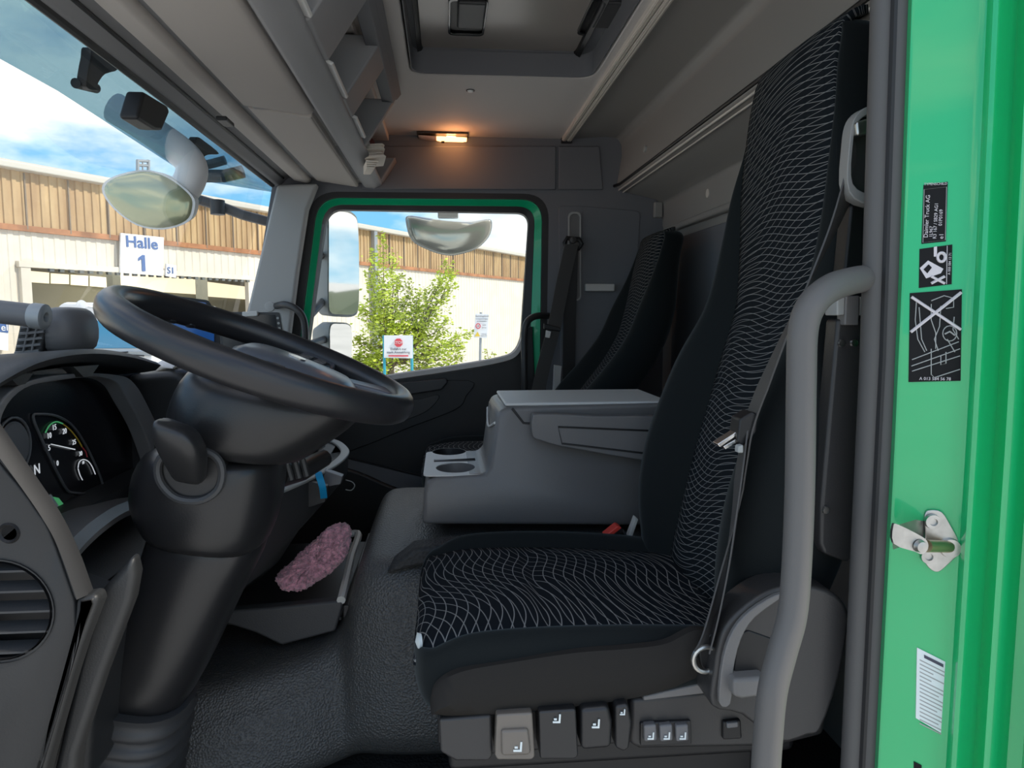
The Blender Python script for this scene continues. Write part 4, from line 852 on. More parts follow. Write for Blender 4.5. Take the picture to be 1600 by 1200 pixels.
for sgn in (-1, 1):
    # wide side spokes reaching the rim, dished
    b = MB(); rg = []
    for y, x0, x1, h in ((.07, .0, .09, -.008), (.12, .01, .09, -.006), (.17, .02, .085, -.002), (.212, .025, .08, .002)):
        rg.append([wc+wx*x0+wy*y*sgn+wn_*(h-.008), wc+wx*x1+wy*y*sgn+wn_*(h-.008), wc+wx*x1+wy*y*sgn+wn_*(h+.004), wc+wx*x0+wy*y*sgn+wn_*(h+.004)])
    b.loft(rg); b.build('spoke', 'spoke', sw, bevel=.004)
    b = MB(); rg = []
    for r_, yy, ww, h in ((.10, .045, .03, -.004), (.14, .055, .028, .0), (.18, .065, .03, .004), (.208, .075, .04, .005)):
        rg.append([wc+wx*r_+wy*(yy-ww)*sgn+wn_*(h-.008), wc+wx*r_+wy*(yy+ww)*sgn+wn_*(h-.008), wc+wx*r_+wy*(yy+ww)*sgn+wn_*(h+.004), wc+wx*r_+wy*(yy-ww)*sgn+wn_*(h+.004)])
    b.loft(rg); b.build('spoke', 'spoke', sw, bevel=.004)
    b = MB(); kp = smooth([wc+wx*x+wy*y*sgn-wn_*.002 for x, y in ((.02, .08), (.03, .16), (.075, .16), (.08, .08))], 4, True); b.prism(kp, wn_*.006); kb = b.build('button_pad', 'black_gloss', sw, bevel=.002)
    for k in range(4):
        b = MB(); c = wc+wx*(.04+.025*(k % 2))+wy*(.10+.03*(k//2))*sgn; b.obox(c+wn_*.005, wx*.009, wy*.011, wn_*.002); b.build('button', 'dash_mid', kb, bevel=.001)
b = MB(); b.lathe([(0, 0), (.014, .0), (.014, .003), (0, .003)], wc+wx*.045+wn_*.012, wn_); b.build('centre_emblem', 'chrome', hbo)

# ---- steering column
sc = thing('steering_column', 'black steering column with bowl housing under the wheel and ribbed boot', 'steering column', (-.4, 1.15, .1))
cb = V(-.275, 1.15, .87); an = V(.20, 0, .98).normalized()
rings = []
def cring(pxl, pyl, pxr, pyr, Y, hd, n=28, pw=2.6):
    a, q = P(pxl, pyl, Y=Y), P(pxr, pyr, Y=Y); c = (a+q)/2; ux = (q-a)/2; r = []
    for k in range(n):
        t = 2*math.pi*k/n; cx, sy = math.cos(t), math.sin(t)
        r.append(c+ux*math.copysign(abs(cx)**(2/pw), cx)+V(0, hd, 0)*math.copysign(abs(sy)**(2/pw), sy))
    return r
YB = 1.14
b = MB(); b.loft([cring(330, 560, 565, 625, YB, .10), cring(300, 575, 572, 640, YB, .115), cring(283, 605, 560, 658, YB, .12), cring(270, 640, 535, 678, YB, .12), cring(272, 668, 500, 700, YB, .115), cring(290, 690, 480, 715, YB, .10), cring(310, 698, 460, 716, YB, .08)]); b.build('wheel_housing', 'column', sc, sub=1)
b = MB(); b.loft([cring(262, 690, 430, 712, YB, .08), cring(235, 700, 444, 712, YB, .095), cring(218, 730, 445, 722, YB, .105), cring(212, 770, 442, 765, YB, .105), cring(219, 795, 436, 800, YB, .103), cring(234, 822, 420, 842, YB, .095), cring(244, 834, 405, 862, YB, .085)]); b.build('column_head', 'column', sc, sub=1)
b = MB(); b.loft([cring(246, 800, 428, 822, YB, .08), cring(238, 835, 412, 860, YB, .083), cring(222, 885, 385, 912, YB, .083), cring(204, 945, 358, 968, YB, .082), cring(178, 1008, 328, 1034, YB, .08), cring(154, 1062, 296, 1088, YB, .078), cring(150, 1080, 288, 1100, YB, .07)]); b.build('column_shaft', 'column', sc, sub=1)
b = MB(); rg = []
for k in range(34):
    t = k/33; f = 1+.065*math.cos(k*math.pi/2.0)*(1 if k > 2 else .5)+(.02 if k < 4 else 0); px0, px1 = 158-75*t, 290-40*t; y0 = 1064+150*t*1.4; m_ = (px0+px1)/2; hw = (px1-px0)/2*f*1.13
    rg.append(cring(m_-hw, y0-2, m_+hw, y0+26, YB, .088*f))
b.loft(rg); b.build('boot', 'dash_mid', sc, angle=80)
# ring socket and shift stalk on the near face
so_c = smooth([P(*q, Y=1.030) for q in ((248, 722), (268, 704), (300, 700), (335, 712), (347, 735), (340, 765), (312, 782), (275, 778), (250, 752))], 4, True)
b = MB(); b.tube(so_c, .006, 8, True); b.build('lever_socket', 'dash_mid', sc)
b = MB(); b.prism([p+V(0, .004, 0) for p in so_c], (0, .03, 0)); b.build('socket_plate', 'lever_black', sc)
kn = thing('shift_lever', 'black stubby shift lever on the side of the steering column facing the driver door', 'lever', P(298, 745, Y=1.04))
def kring(x, y, hx, hy, Y, hd): return cring(x-hx, y-hy, x+hx, y+hy, Y, hd, 16, 3.5)
b = MB(); b.loft([kring(296, 755, 23, 4, 1.02, .018), kring(294, 738, 26, 5, 1.01, .022), kring(286, 712, 36, 8, .99, .026), kring(281, 690, 39, 11, .98, .028), kring(276, 672, 34, 12, .975, .027), kring(273, 659, 27, 9, .975, .022)]); b.build('knob', 'lever_black', kn, sub=1)
b = MB(); b.tube(smooth([P(252, 700, Y=.963), P(270, 715, Y=.968), P(292, 716, Y=.968)], 4), .0014, 6); b.build('knob_seam', 'dash_mid', kn)
# right stalks behind the housing
st_ = thing('wiper_stalk', 'black control stalks beyond the steering housing beside the storage bin', 'stalk', P(460, 740, Y=1.3))
b = MB(); b.tube([P(430, 742, Y=1.24), P(470, 735, Y=1.32), P(508, 715, Y=1.38)], [.025, .02, .016], 12); b.build('stalk', 'lever_black', st_)
for k in range(3): MB().tube([P(448+12*k, 725-4*k, Y=1.24+.02*k), P(455+12*k, 750-3*k, Y=1.24+.02*k)], .006, 8).build('rib', 'dash_mid', st_)
b = MB(); b.tube([P(478, 712, Y=1.36), P(505, 695, Y=1.40)], .006, 8); b.build('chrome_edge', 'chrome', st_)

# ---- storage bin, tray and what lies in them
bn = thing('storage_bin', 'open black storage bin with pale rim under the middle of the dashboard', 'bin', (-.4, 1.75, .45))
ZB = .57
rimp = [P(362, 800, Z=ZB), P(400, 786, Z=ZB), P(450, 767, Z=ZB), P(495, 746, Z=ZB), P(528, 727, Z=ZB), P(543, 712, Z=ZB), P(541, 702, Z=ZB), P(528, 692, Z=ZB), P(505, 686, Z=ZB)]
rp = smooth(rimp, 4)
back = [V(-.52, rp[-1].y, ZB), V(-.52, (rp[0].y+rp[-1].y)/2, ZB), V(-.52, rp[0].y, ZB)]
loop_ = rp+back; cen = sum(loop_, V(0, 0, 0))/len(loop_)
def wz(f, k): return [V(cen.x+(p.x-cen.x)*f, cen.y+(p.y-cen.y)*f, p.z-k*(.035+.18*min(1, max(0, (-.24-p.x)/.24)))) for p in loop_]
def sc_(f, dz, dx=0): return [V(cen.x+(p.x-cen.x)*f+dx, cen.y+(p.y-cen.y)*f, p.z+dz) for p in loop_]
b = MB(); b.loft([wz(1, 0), wz(1.0, .45), wz(.97, .9), wz(.9, 1), wz(.5, 1.03), wz(.5, .97), wz(.86, .94), wz(.94, .85), wz(.955, .4), wz(.965, 0)], cap=True, loop=False); b.build('bin_body', 'dash_mid', bn, angle=50)
rg = []
for i, p in enumerate(rp):
    d = (rp[min(i+1, len(rp)-1)]-rp[max(i-1, 0)]).normalized(); nn_ = d.cross(V(0, 0, 1)); nn_ = nn_ if nn_.dot(cen-p) > 0 else -nn_
    w_ = .020; rg.append([p-nn_*.004, p+nn_*w_, p+nn_*w_+V(0, 0, .007), p-nn_*.004+V(0, 0, .007)])
b = MB(); b.loft(rg); b.build('bin_rim', 'label_grey', bn, bevel=.003)
t = thing('blue_lanyard', 'bright blue strap hanging out of the storage bin', 'lanyard', P(500, 770, Y=1.62)); b = MB()
b.ribbon(smooth([P(*q, Y=Y_) for q, Y_ in (((497, 738), 1.60), ((500, 748), 1.58), ((504, 762), 1.58), ((506, 778), 1.60))], 4), V(.007, .003, 0), .003); tag(b.build('strap', 'blue_strap', t), '', '') if False else b.build('strap', 'blue_strap', t)
def flatbox(nm, lab, cat, q, Y, dep, m_, mini=.002):
    b = MB(); b.prism([P(*p_, Y=Y) for p_ in q], (0, dep, 0)); return tag(b.build(nm, m_, bevel=mini), lab, cat)
flatbox('wallet', 'dark card holder with pale edge standing in the storage bin behind the blue strap', 'wallet', ((506, 735), (535, 745), (532, 757), (504, 762)), 1.72, .03, 'grey_device')
flatbox('notebook', 'dark notebook standing in the storage bin in front of the blue strap', 'notebook', ((482, 752), (512, 760), (508, 785), (478, 795)), 1.64, .02, 'dash')
t = thing('earphone_cable', 'thin pale cable loop sticking out behind the storage bin rim', 'cable', P(548, 755, Y=1.9)); b = MB(); b.tube(smooth([P(*q, Y=1.9) for q in ((540, 750), (550, 753), (554, 759), (549, 766), (540, 765))], 5), .0015, 6); b.build('cable', 'label_grey', t)
tr = thing('floor_tray', 'dark open tray with pale rim in front of the engine cover', 'tray', (-.35, 1.6, .25))
b = MB(); b.prism([P(*q, Y=1.47) for q in ((352, 955), (420, 950), (538, 938), (532, 960), (524, 987), (440, 1009), (400, 990), (345, 972))], (0, .03, 0)); b.build('tray_front', 'dash_mid', tr, bevel=.006)
b = MB(); b.box((-.50, 1.49, .300), (-.225, 2.0, .310)); b.box((-.222, 1.49, .262), (-.208, 2.0, .335)); b.build('tray_floor', 'seat_plastic', tr, bevel=.003)
b = MB(); q1 = [P(533, 938, Y=1.47), P(541, 905, Y=1.56), P(549, 870, Y=1.68), P(560, 836, Y=1.82), P(548, 834, Y=1.83)]; b.tube(smooth(q1, 4), .0095, 8); b.build('tray_rim', 'tray_rim', tr)
pk = thing('fluffy_pouch', 'pink fluffy pouch lying in the floor tray', 'pouch', P(490, 900, Y=1.56)); b = MB()
po = smooth([P(*q, Y=Y_) for q, Y_ in (((430, 902), 1.51), ((452, 880), 1.53), ((482, 852), 1.56), ((508, 828), 1.58), ((522, 818), 1.60), ((546, 818), 1.60), ((549, 845), 1.59), ((540, 872), 1.57), ((515, 895), 1.55), ((485, 915), 1.53), ((460, 924), 1.51), ((438, 918), 1.51))], 5, True)
pc_ = sum(po, V(0, 0, 0))/len(po)
def pring(f, dy): return [V(pc_.x+(p.x-pc_.x)*f, p.y+(pc_.y-p.y)*(1-f)+dy+.006*math.sin(7*f+k*.9), pc_.z+(p.z-pc_.z)*f) for k, p in enumerate(po)]
b.loft([pring(.25, .035), pring(.6, .030), pring(.9, .016), pring(1, 0), pring(.93, -.018), pring(.75, -.032), pring(.5, -.038), pring(.25, -.042)]); ob = b.build('pouch_body', 'pink_fluff', pk, sub=3)
tx = bpy.data.textures.new('fluff', 'CLOUDS'); tx.noise_scale = .006
dm = ob.modifiers.new('d', 'DISPLACE'); dm.texture = tx; dm.strength = .010; dm.mid_level = .5

# ---- screens, device, handles on the dash
t = thing('tablet', 'slim dark tablet with blue lit screen behind the steering wheel', 'tablet', P(300, 480, Y=1.75))
b = MB(); b.prism(rounded([P(*q, Y=1.75) for q in ((240, 458), (326, 469), (342, 498), (345, 545), (250, 545))], .008), (-.005, .012, 0)); b.build('case', 'black', t, bevel=.002)
b = MB(); b.prism([P(*q, Y=1.745) for q in ((262, 464), (321, 473), (334, 500), (334, 538), (262, 538))], (0, .003, 0)); b.build('screen', 'screen_blue', t)
t = thing('navigation_display', 'flat black monitor with side buttons near the passenger windscreen pillar', 'monitor', P(390, 520, Y=2.3))
b = MB(); b.prism(rounded([P(*q, Y=2.3) for q in ((340, 487), (437, 488), (449, 560), (345, 560))], .01), (0, .02, 0)); b.build('case', 'dash_mid', t, bevel=.003)
b = MB(); b.prism([P(*q, Y=2.297) for q in ((346, 491), (430, 492), (437, 556), (350, 556))], (0, .004, 0)); b.build('screen', 'screen', t)
b = MB()
for k in range(4): b.lathe([(0, 0), (.004, 0), (.004, .002), (0, .002)], P(434+k*1.3, 497+k*8, Y=2.298), (0, -1, 0), 10)
b.build('side_keys', 'label_grey', t)
cm = MB(); cm.prism([P(*q, Y=2.285) for q in ((378, 487), (402, 486), (402, 494), (378, 495))], (0, .03, 0)); cb_ = cm.build('webcam', 'console_light', bevel=.003); tag(cb_, 'small grey clip-on camera on top of the monitor', 'camera')
t = thing('dash_speaker', 'grey rounded device with slatted grille on the dashboard above the cluster hood', 'device', P(90, 540, Y=1.35))
b = MB(); b.loft([cring(70, 552, 140, 556, 1.35, .05), cring(66, 530, 146, 530, 1.35, .06), cring(72, 500, 143, 500, 1.35, .06), cring(84, 483, 132, 484, 1.35, .05), cring(95, 479, 120, 480, 1.35, .03)]); b.build('body', 'grey_device', t, sub=1)
b = MB(); b.prism([P(*q, Y=1.29) for q in ((30, 505), (76, 500), (64, 560), (18, 562))], (0, .05, 0)); gr = b.build('grille', 'black', t, bevel=.006)
for k in range(5):
    a, q = P(34-2.6*k, 512+10*k, Y=1.287), P(72-2.6*k, 508+10*k, Y=1.287); b = MB(); b.tube([a, q], .003, 6); b.build('slat', 'grey_device', gr)
for k in range(2): MB().tube([P(46+13*k, 505, Y=1.286), P(35+13*k, 556, Y=1.286)], .002, 6).build('bar', 'grey_device', gr)
b = MB(); b.tube([P(-30, 484, Y=1.22), P(50, 493, Y=1.22)], .019, 20); b.build('barrel', 'grey_device', t)
b = MB(); a = P(50, 493, Y=1.22); b.lathe([(.008, .0), (.020, 0), (.021, .004), (.021, .02), (.018, .022), (.008, .022), (.008, .0)], a, (P(75, 496, Y=1.22)-a), 24, False); b.build('barrel_end', 'galv', t)
t = thing('loose_papers', 'white papers and pen on the dash top beyond the cluster hood', 'papers', P(265, 572, Y=1.7)); b = MB(); b.prism([P(*q, Z=.838) for q in ((240, 572), (262, 560), (285, 566), (270, 576))], (0, 0, .003)); b.build('sheets', 'white', t)
def handle(nm, lab, pts, r_, m_, feet=True):
    t = thing(nm, lab, 'handle', pts[-1]); b = MB(); b.tube(smooth(pts, 6), r_, 16); b.build('grip', m_, t); return t
handle('grab_handle', 'dark grab handle beside the passenger windscreen pillar', [P(432, 478, Y=2.69), P(446, 476, Y=2.64), P(464, 484, Y=2.62), P(475, 502, Y=2.62), P(477, 540, Y=2.62), P(476, 600, Y=2.62), P(460, 625, Y=2.72)], .0125, 'seat_plastic')
handle('grab_handle', 'dark grab handle behind the passenger window', [P(862, 494, Y=2.74), P(846, 493, Y=2.66), P(830, 497, Y=2.63), P(821, 510, Y=2.62), P(819, 540, Y=2.62), P(820, 620, Y=2.62), P(822, 700, Y=2.70)], .0125, 'seat_plastic')
handle('grab_handle', 'thick grey grab handle in the open driver doorway', [P(1392, 430, Y=.86), P(1365, 434, Y=.84), P(1335, 438, Y=.815), P(1300, 449, Y=.79), P(1270, 474, Y=.775), P(1255, 515, Y=.772), P(1252, 600, Y=.77), P(1250, 750, Y=.765), P(1245, 880, Y=.76), P(1238, 960, Y=.755), P(1222, 1020, Y=.75), P(1207, 1080, Y=.745), P(1200, 1150, Y=.745), P(1196, 1230, Y=.745), P(1196, 1400, Y=.76)], .0165, 'handle_grey')

# ---- belts
db = thing('driver_belt', 'driver seat belt running from the door pillar to the seat side', 'seat belt', P(1350, 230, Y=.87))
pts = smooth([P(*q, Y=Y_) for q, Y_ in (((1358, 205), .885), ((1335, 270), .88), ((1305, 350), .885), ((1262, 445), .89), ((1215, 550), .90), ((1173, 655), .905), ((1160, 720), .905), ((1148, 800), .905), ((1130, 890), .895), ((1112, 980), .875), ((1104, 1012), .868))], 6)
n_ = len(pts); wid = []
for i in range(n_):
    t_ = i/(n_-1); wid.append(V(.022, .006, .006).lerp(V(.004, .023, 0), min(1, t_/.45)) if t_ < .65 else V(.004, .023, 0).lerp(V(.020, .008, 0), (t_-.65)/.35))
b = MB(); b.ribbon(pts, wid, .0022); b.build('webbing', 'belt', db)
pts = smooth([P(*q, Y=Y_) for q, Y_ in (((1170, 660), .90), ((1163, 720), .885), ((1152, 800), .875), ((1140, 880), .865), ((1124, 960), .858), ((1110, 1015), .856))], 5); b = MB(); b.ribbon(pts, V(.006, .012, 0), .002); b.build('lap_webbing', 'belt', db)
b = MB(); b.prism([P(*q, Y=.885) for q in ((1156, 655), (1176, 643), (1186, 648), (1182, 676), (1160, 700), (1152, 690))], (0, .03, 0)); tg = b.build('tongue_body', 'black', db, bevel=.003)
for dy in (0, 9):
    b = MB(); b.prism([P(*q, Y=.892) for q in ((1121+dy, 694+dy*.4), (1150+dy*.4, 675+dy), (1153+dy*.4, 680+dy), (1125+dy, 699+dy*.4))], (0, .018, 0)); b.build('tongue_prong', 'chrome', tg, bevel=.001)
b = MB(); b.prism([P(*q, Y=.875) for q in ((1154, 697), (1162, 695), (1162, 708), (1153, 708))], (0, .012, 0)); b.build('stop_button', 'label_grey', tg, bevel=.002)
b = MB(); c = P(1103, 1030, Y=.862); b.tube([c+V(math.cos(a)*.017, 0, math.sin(a)*.017) for a in [k*math.pi/10 for k in range(20)]], .0035, 8, True); b.build('anchor_ring', 'steel', db)
b = MB(); b.prism(smooth([P(*q, Y=.87) for q in ((1095, 1010), (1120, 985), (1135, 1000), (1130, 1040), (1110, 1052), (1096, 1040))], 3, True), (0, .012, 0)); b.build('anchor_plate', 'black', db, bevel=.002)
lo_ = smooth([P(*q, Y=.862) for q in ((1327, 300), (1328, 220), (1335, 185), (1352, 168), (1370, 166), (1385, 180), (1388, 300), (1370, 322))], 4, True); c = sum(lo_, V(0, 0, 0))/len(lo_)
b = MB(); b.ring(lo_, [c+(p-c)*.80 for p in lo_], (0, .02, 0)); gd = b.build('guide_frame', 'guide_grey', db, bevel=.003)
b = MB(); b.prism([c+(p-c)*.86+V(0, .014, 0) for p in lo_], (0, .012, 0)); b.build('guide_plate', 'seat_plastic', gd)
b = MB(); b.prism([P(*q, Y=.855) for q in ((1338, 190), (1366, 182), (1368, 205), (1340, 212))], (0, .03, 0)); b.build('guide_clamp', 'steel', gd, bevel=.003)
b = MB(); b.prism([P(*q, Y=.905) for q in ((1330, 320), (1362, 320), (1362, 465), (1315, 465))], (0, .03, 0)); b.build('height_rail', 'black', db, bevel=.004)
rt = thing('belt_retractor', 'long dark belt retractor cover on the pillar beside the driver seat back', 'cover', P(1320, 700, Y=.88))
b = MB(); b.prism([P(*q, Y=.868) for q in ((1309, 498), (1352, 498), (1352, 520), (1336, 870), (1325, 880), (1288, 866), (1281, 850), (1283, 790), (1296, 640), (1305, 540))], (0, .03, 0)); rc = b.build('cover', 'seat_plastic', rt, bevel=.005)
for x0 in (1308, 1344):
    b = MB(); b.prism([P(*q, Y=.86) for q in ((x0, 464), (x0+13, 463), (x0+12, 492), (x0, 493))], (0, .03, 0)); b.build('clip', 'label_grey', rc, bevel=.002)
b = MB(); b.prism([P(*q, Y=.858) for q in ((1322, 462), (1344, 462), (1342, 508), (1320, 508))], (0, .02, 0)); b.build('slider', 'console', rc, bevel=.002)
for x0, y0 in ((1315, 536), (1334, 536), (1290, 797)):
    b = MB(); b.lathe([(0, .003), (.0045, .003), (.0055, 0), (0, 0)], P(x0, y0, Y=.867), (0, -1, 0), 12); b.build('screw', 'chrome', rc)
pb = thing('passenger_belt', 'passenger seat belt hanging from its guide on the far door pillar', 'seat belt', P(892, 380, Y=2.7))
b = MB(); b.ring(rounded([P(*q, Y=2.725) for q in ((888, 378), (888, 331), (908, 331), (908, 470), (888, 470))], .02), [p for p in rounded([P(*q, Y=2.725) for q in ((890, 378), (890, 334), (906, 334), (906, 468), (890, 468))], .02)], (0, .012, 0)); b.build('guide_slot', 'label_grey', pb)
b = MB(); b.prism(rounded([P(*q, Y=2.735) for q in ((890, 378), (890, 334), (906, 334), (906, 468), (890, 468))], .02), (0, .006, 0)); b.build('guide_plate', 'console', pb)
b = MB(); b.tube([P(*q, Y=2.69) for q in ((882, 380), (884, 386), (905, 388), (909, 381), (905, 374), (886, 372))], .009, 8, True); b.build('guide_loop', 'black', pb)
b = MB(); b.lathe([(0, .01), (.012, .008), (.014, 0), (0, 0)], P(895, 375, Y=2.68), (0, -1, 0)); b.build('guide_bolt', 'seat_plastic', pb)
b = MB(); b.ribbon(smooth([P(*q, Y=Y_) for q, Y_ in (((893, 382), 2.68), ((880, 440), 2.66), ((866, 510), 2.62), ((850, 570), 2.6), ((838, 625), 2.58))], 4), V(.026, .004, 0), .003); b.build('webbing', 'belt', pb)
b = MB(); b.ribbon([P(894, 385, Y=2.71), P(890, 500, Y=2.72), P(888, 640, Y=2.72)], V(.024, .0, 0), .003); b.build('retractor_webbing', 'black', pb)
b = MB(); b.prism([P(*q, Y=2.60) for q in ((850, 505), (876, 512), (876, 518), (850, 514))], (0, .015, 0)); bt = b.build('tongue', 'black', pb, bevel=.003)
b = MB(); b.prism([P(*q, Y=2.60) for q in ((853, 516), (861, 518), (859, 528), (852, 527))], (0, .004, 0)); b.build('tongue_plate', 'chrome', bt)
b = MB(); b.prism([P(*q, Y=2.71) for q in ((866, 570), (878, 572), (875, 612), (864, 612))], (0, .02, 0)); tag(b.build('pillar_cover', 'console_light', bevel=.003), 'small pale cover on the pillar foot behind the passenger belt', 'cover')

# ---- sticker set and striker on the green pillar
jn0 = (pil(1500, .768)-pil(1408, .7852)); jn0.z = 0; JX = jn0.normalized(); JN = V(JX.y, -JX.x, 0)       # along the jamb face and out of it
JA = pil(1408, .7852)
def J(x, y, off=.0022): return PL(x, y, JA+JN*off, JN)
def sticker(nm, lab, q, m_):
    t = thing(nm, lab, 'sticker', J(*q[0])); b = MB(); b.prism([J(x, y, .0015) for x, y in q], -JN*.0030); b.build('plate', m_, t); return t
def jline(b, pts, w_, off=.0019, closed=False): b.tube([J(x, y, off) for x, y in pts], w_, 5, closed)
t = sticker('type_label', 'small dark type plate with rotated grey text, topmost sticker on the green pillar', ((1443, 289), (1481, 284), (1478, 377), (1440, 381)), 'label_black')
b = MB(); jline(b, ((1444, 296), (1479, 292), (1477, 375), (1442, 379)), .0004, closed=True); b.build('border', 'label_grey', t)
UPV = V(0, 0, 1)
def rt_text(s_, x, y, sz, t, m_='label_line', nm='lettering'): text(nm, s_, sz*.6, J(x, y, .0021), UPV, -JX, m_, t, .0001)
rt_text('Daimler Truck AG', 1448.5, 338, .0105, t); rt_text('1L967', 1455, 362, .0085, t); rt_text('R3 167 / SB29 AG1', 1462, 345, .0085, t); rt_text('01P0169', 1470, 340, .0088, t); rt_text('e1', 1471, 369, .011, t)
text('maker_name', 'TYPENSCHILD', .0038, J(1462, 287.5, .0021), JX, UPV, 'label_line', t, .0001)
t = sticker('hazard_label', 'black pictogram sticker with white hand and cog, middle of the three dark pillar stickers', ((1437, 389), (1488, 382), (1487, 444), (1436, 450)), 'label_black')
b = MB(); b.prism([J(x, y, .0017) for x, y in ((1437, 419), (1450, 407), (1474, 420), (1470, 427), (1447, 435))], JN*.0002); b.build('hand', 'label_line', t)
b = MB(); b.prism([J(x, y, .0022) for x, y in ((1443, 421), (1451, 413), (1456, 418), (1449, 427))], JN*.0002); b.build('hand_gap', 'label_black', t)
b = MB(); jline(b, [(1471+6*math.cos(a), 402+7*math.sin(a)) for a in [k*math.pi/7 for k in range(14)]], .0018, closed=True); b.build('wheel_mark', 'label_line', t)
b = MB(); b.prism([J(x, y, .0017) for x, y in ((1459, 386), (1464, 385), (1464, 401), (1459, 401))], JN*.0002); jline(b, ((1455, 432), (1476, 443)), .0016); jline(b, ((1455, 443), (1476, 432)), .0016); jline(b, ((1480, 384), (1479, 444)), .0004); b.build('marks', 'label_line', t)
rt_text('A 000 584 13 71', 1484, 412, .0062, t)
t = sticker('trailer_label', 'large black crossed-out hitching pictogram sticker, lowest of the dark pillar stickers', ((1422, 458), (1503, 452), (1501, 595), (1420, 597)), 'label_black')
b = MB(); jline(b, ((1424, 464), (1501, 515)), .0018, .0022); jline(b, ((1423, 519), (1502, 457)), .0018, .0022); b.build('cross', 'label_line', t)
b = MB()
for pts in (((1432, 470), (1430, 500), (1434, 530), (1445, 550)), ((1436, 480), (1438, 505), (1440, 530), (1448, 548)), ((1455, 475), (1455, 500), (1462, 520), (1462, 545)), ((1470, 478), (1468, 510), (1460, 530), (1466, 548)), ((1455, 470), (1475, 462), (1490, 466), (1490, 480), (1478, 482)), ((1491, 495), (1489, 515), (1498, 530)), ((1424, 572), (1500, 545)), ((1425, 580), (1500, 556)), ((1425, 562), (1498, 534)), ((1455, 545), (1455, 585), (1460, 590), (1500, 577)), ((1470, 555), (1470, 570), (1478, 568), (1478, 550)), ((1480, 530), (1492, 550))):
    jline(b, pts, .0006)
jline(b, [(1484+11*math.cos(a), 521+12*math.sin(a)) for a in [k*math.pi/8 for k in range(16)]], .0006, closed=True)
jline(b, ((1476, 522), (1484, 518), (1492, 524)), .001)
b.build('pictogram', 'label_grey', t)
text('part_number', 'A 013 584 56 78', .005, J(1461, 592, .0021), JX, UPV, 'label_line', t, .0001)
t = sticker('data_label', 'white printed data sticker low on the green pillar', ((1433, 1012), (1489, 1040), (1485, 1154), (1431, 1122)), 'label_white')
sl_ = (J(1489, 1040)-J(1433, 1012)).normalized()
b = MB()
for k in range(17):
    y = 1030+k*6.2; x0 = 1437; ln = random.uniform(18, 46) if k > 1 else 46; sk = .5; b.prism([J(x0, y, .0016), J(x0+ln, y+ln*sk, .0016), J(x0+ln, y+ln*sk+2.0, .0016), J(x0, y+2.0, .0016)], JN*.0001)
b.build('printed_lines', 'label_grey', t)['kind'] = 'stuff'
b = MB(); b.prism([J(x, y, .0018) for x, y in ((1444, 1023), (1474, 1038), (1474, 1043), (1444, 1028))], JN*.0002); b.build('printed_header', 'ink', t)
b = MB(); b.prism([J(x, y, .001) for x, y in ((1428, 1190), (1440, 1196), (1440, 1240), (1428, 1240))], -JN*.001); tag(b.build('pillar_slot', 'label_black'), 'dark slot at the foot of the green pillar under the white sticker', 'slot')
# striker
sk = thing('door_striker', 'steel door striker with brass roller bolted to the green pillar', 'striker', J(1467, 845))
pl_ = smooth([J(x, y, .001) for x, y in ((1443, 803), (1452, 796), (1470, 799), (1484, 820), (1497, 845), (1497, 862), (1480, 880), (1464, 892), (1450, 886), (1442, 870), (1444, 835))], 3, True)
b = MB(); b.prism(pl_, JN*.004); b.build('striker_plate', 'steel', sk, bevel=.001)
for x, y in ((1456, 814), (1449, 868)):
    b = MB(); b.lathe([(0, .003), (.004, .003), (.0045, .006), (.0085, .006), (.009, .001), (0, 0)], J(x, y, .005), JN, 18); b.build('bolt', 'steel', sk)
b = MB(); b.lathe([(.012, 0), (.011, .006), (0, .006)], J(1483, 855, .004), JN, 20); b.build('pin_base', 'steel', sk)
b = MB(); pA, pB = J(1482, 854, .006), P(1447, 853, Y=.742); b.tube([pA, pA.lerp(pB, .5), pB], .0072, 16); b.build('roller', 'brass', sk)
b = MB(); b.prism(smooth([P(*q, Y=.732) for q in ((1396, 822), (1404, 820), (1440, 838), (1450, 848), (1449, 860), (1440, 866), (1430, 862), (1397, 850))], 3, True), (0, .004, 0)); b.prism([P(1396, 822, Y=.732), P(1430, 812, Y=.755), P(1445, 814, Y=.775), P(1445, 820, Y=.775), P(1430, 819, Y=.757), P(1397, 829, Y=.734)], (0, 0, -.022)); b.build('striker_arm', 'steel', sk, bevel=.001)
b = MB(); b.lathe([(0, .006), (.006, .005), (.0075, 0), (0, 0)], P(1437, 853, Y=.731), (0, -1, 0), 18); b.build('rivet', 'steel', sk)

# ================================================================== CEILING FITTINGS
ra = thing('ceiling_rail', 'ribbed aluminium rail running across the ceiling', 'rail', (.465, 1.8, ZC))
b = MB(); b.box((.447, .82, ZC-.012), (.463, 2.735, ZC+.004)); b.box((.4645, .82, ZC-.013), (.484, 2.735, ZC+.004)); b.build('rail_profile', 'alu', ra, bevel=.002)
for x in (.451, .457, .470, .477): MB().box((x, .82, ZC-.015), (x+.002, 2.735, ZC-.010)).build('rail_rib', 'alu', ra)
b = MB(); b.box((.445, 2.725, ZC-.02), (.486, 2.738, ZC+.0)); b.build('end_cap', 'black', ra, bevel=.002)
ht = thing('roof_hatch', 'dark glossy roof hatch with two recessed handles in the ceiling', 'hatch', (.17, 1.6, ZC+.05))
zh = ZC+.058; ha, hb_, hc_ = P(648, 97, Z=zh), P(925, 98, Z=zh), None
lo1 = rounded([V(-.085, 1.10, zh), V(-.085, 2.06, zh), V(.42, 2.05, zh), V(.42, 1.10, zh)], .05); hb2 = P(648, 94, Z=zh).y
lo2 = rounded([V(P(650, 60, Z=zh).x, 1.14, zh), V(P(650, 60, Z=zh).x, hb2, zh), V(.385, hb2-.01, zh), V(.385, 1.14, zh)], .06)
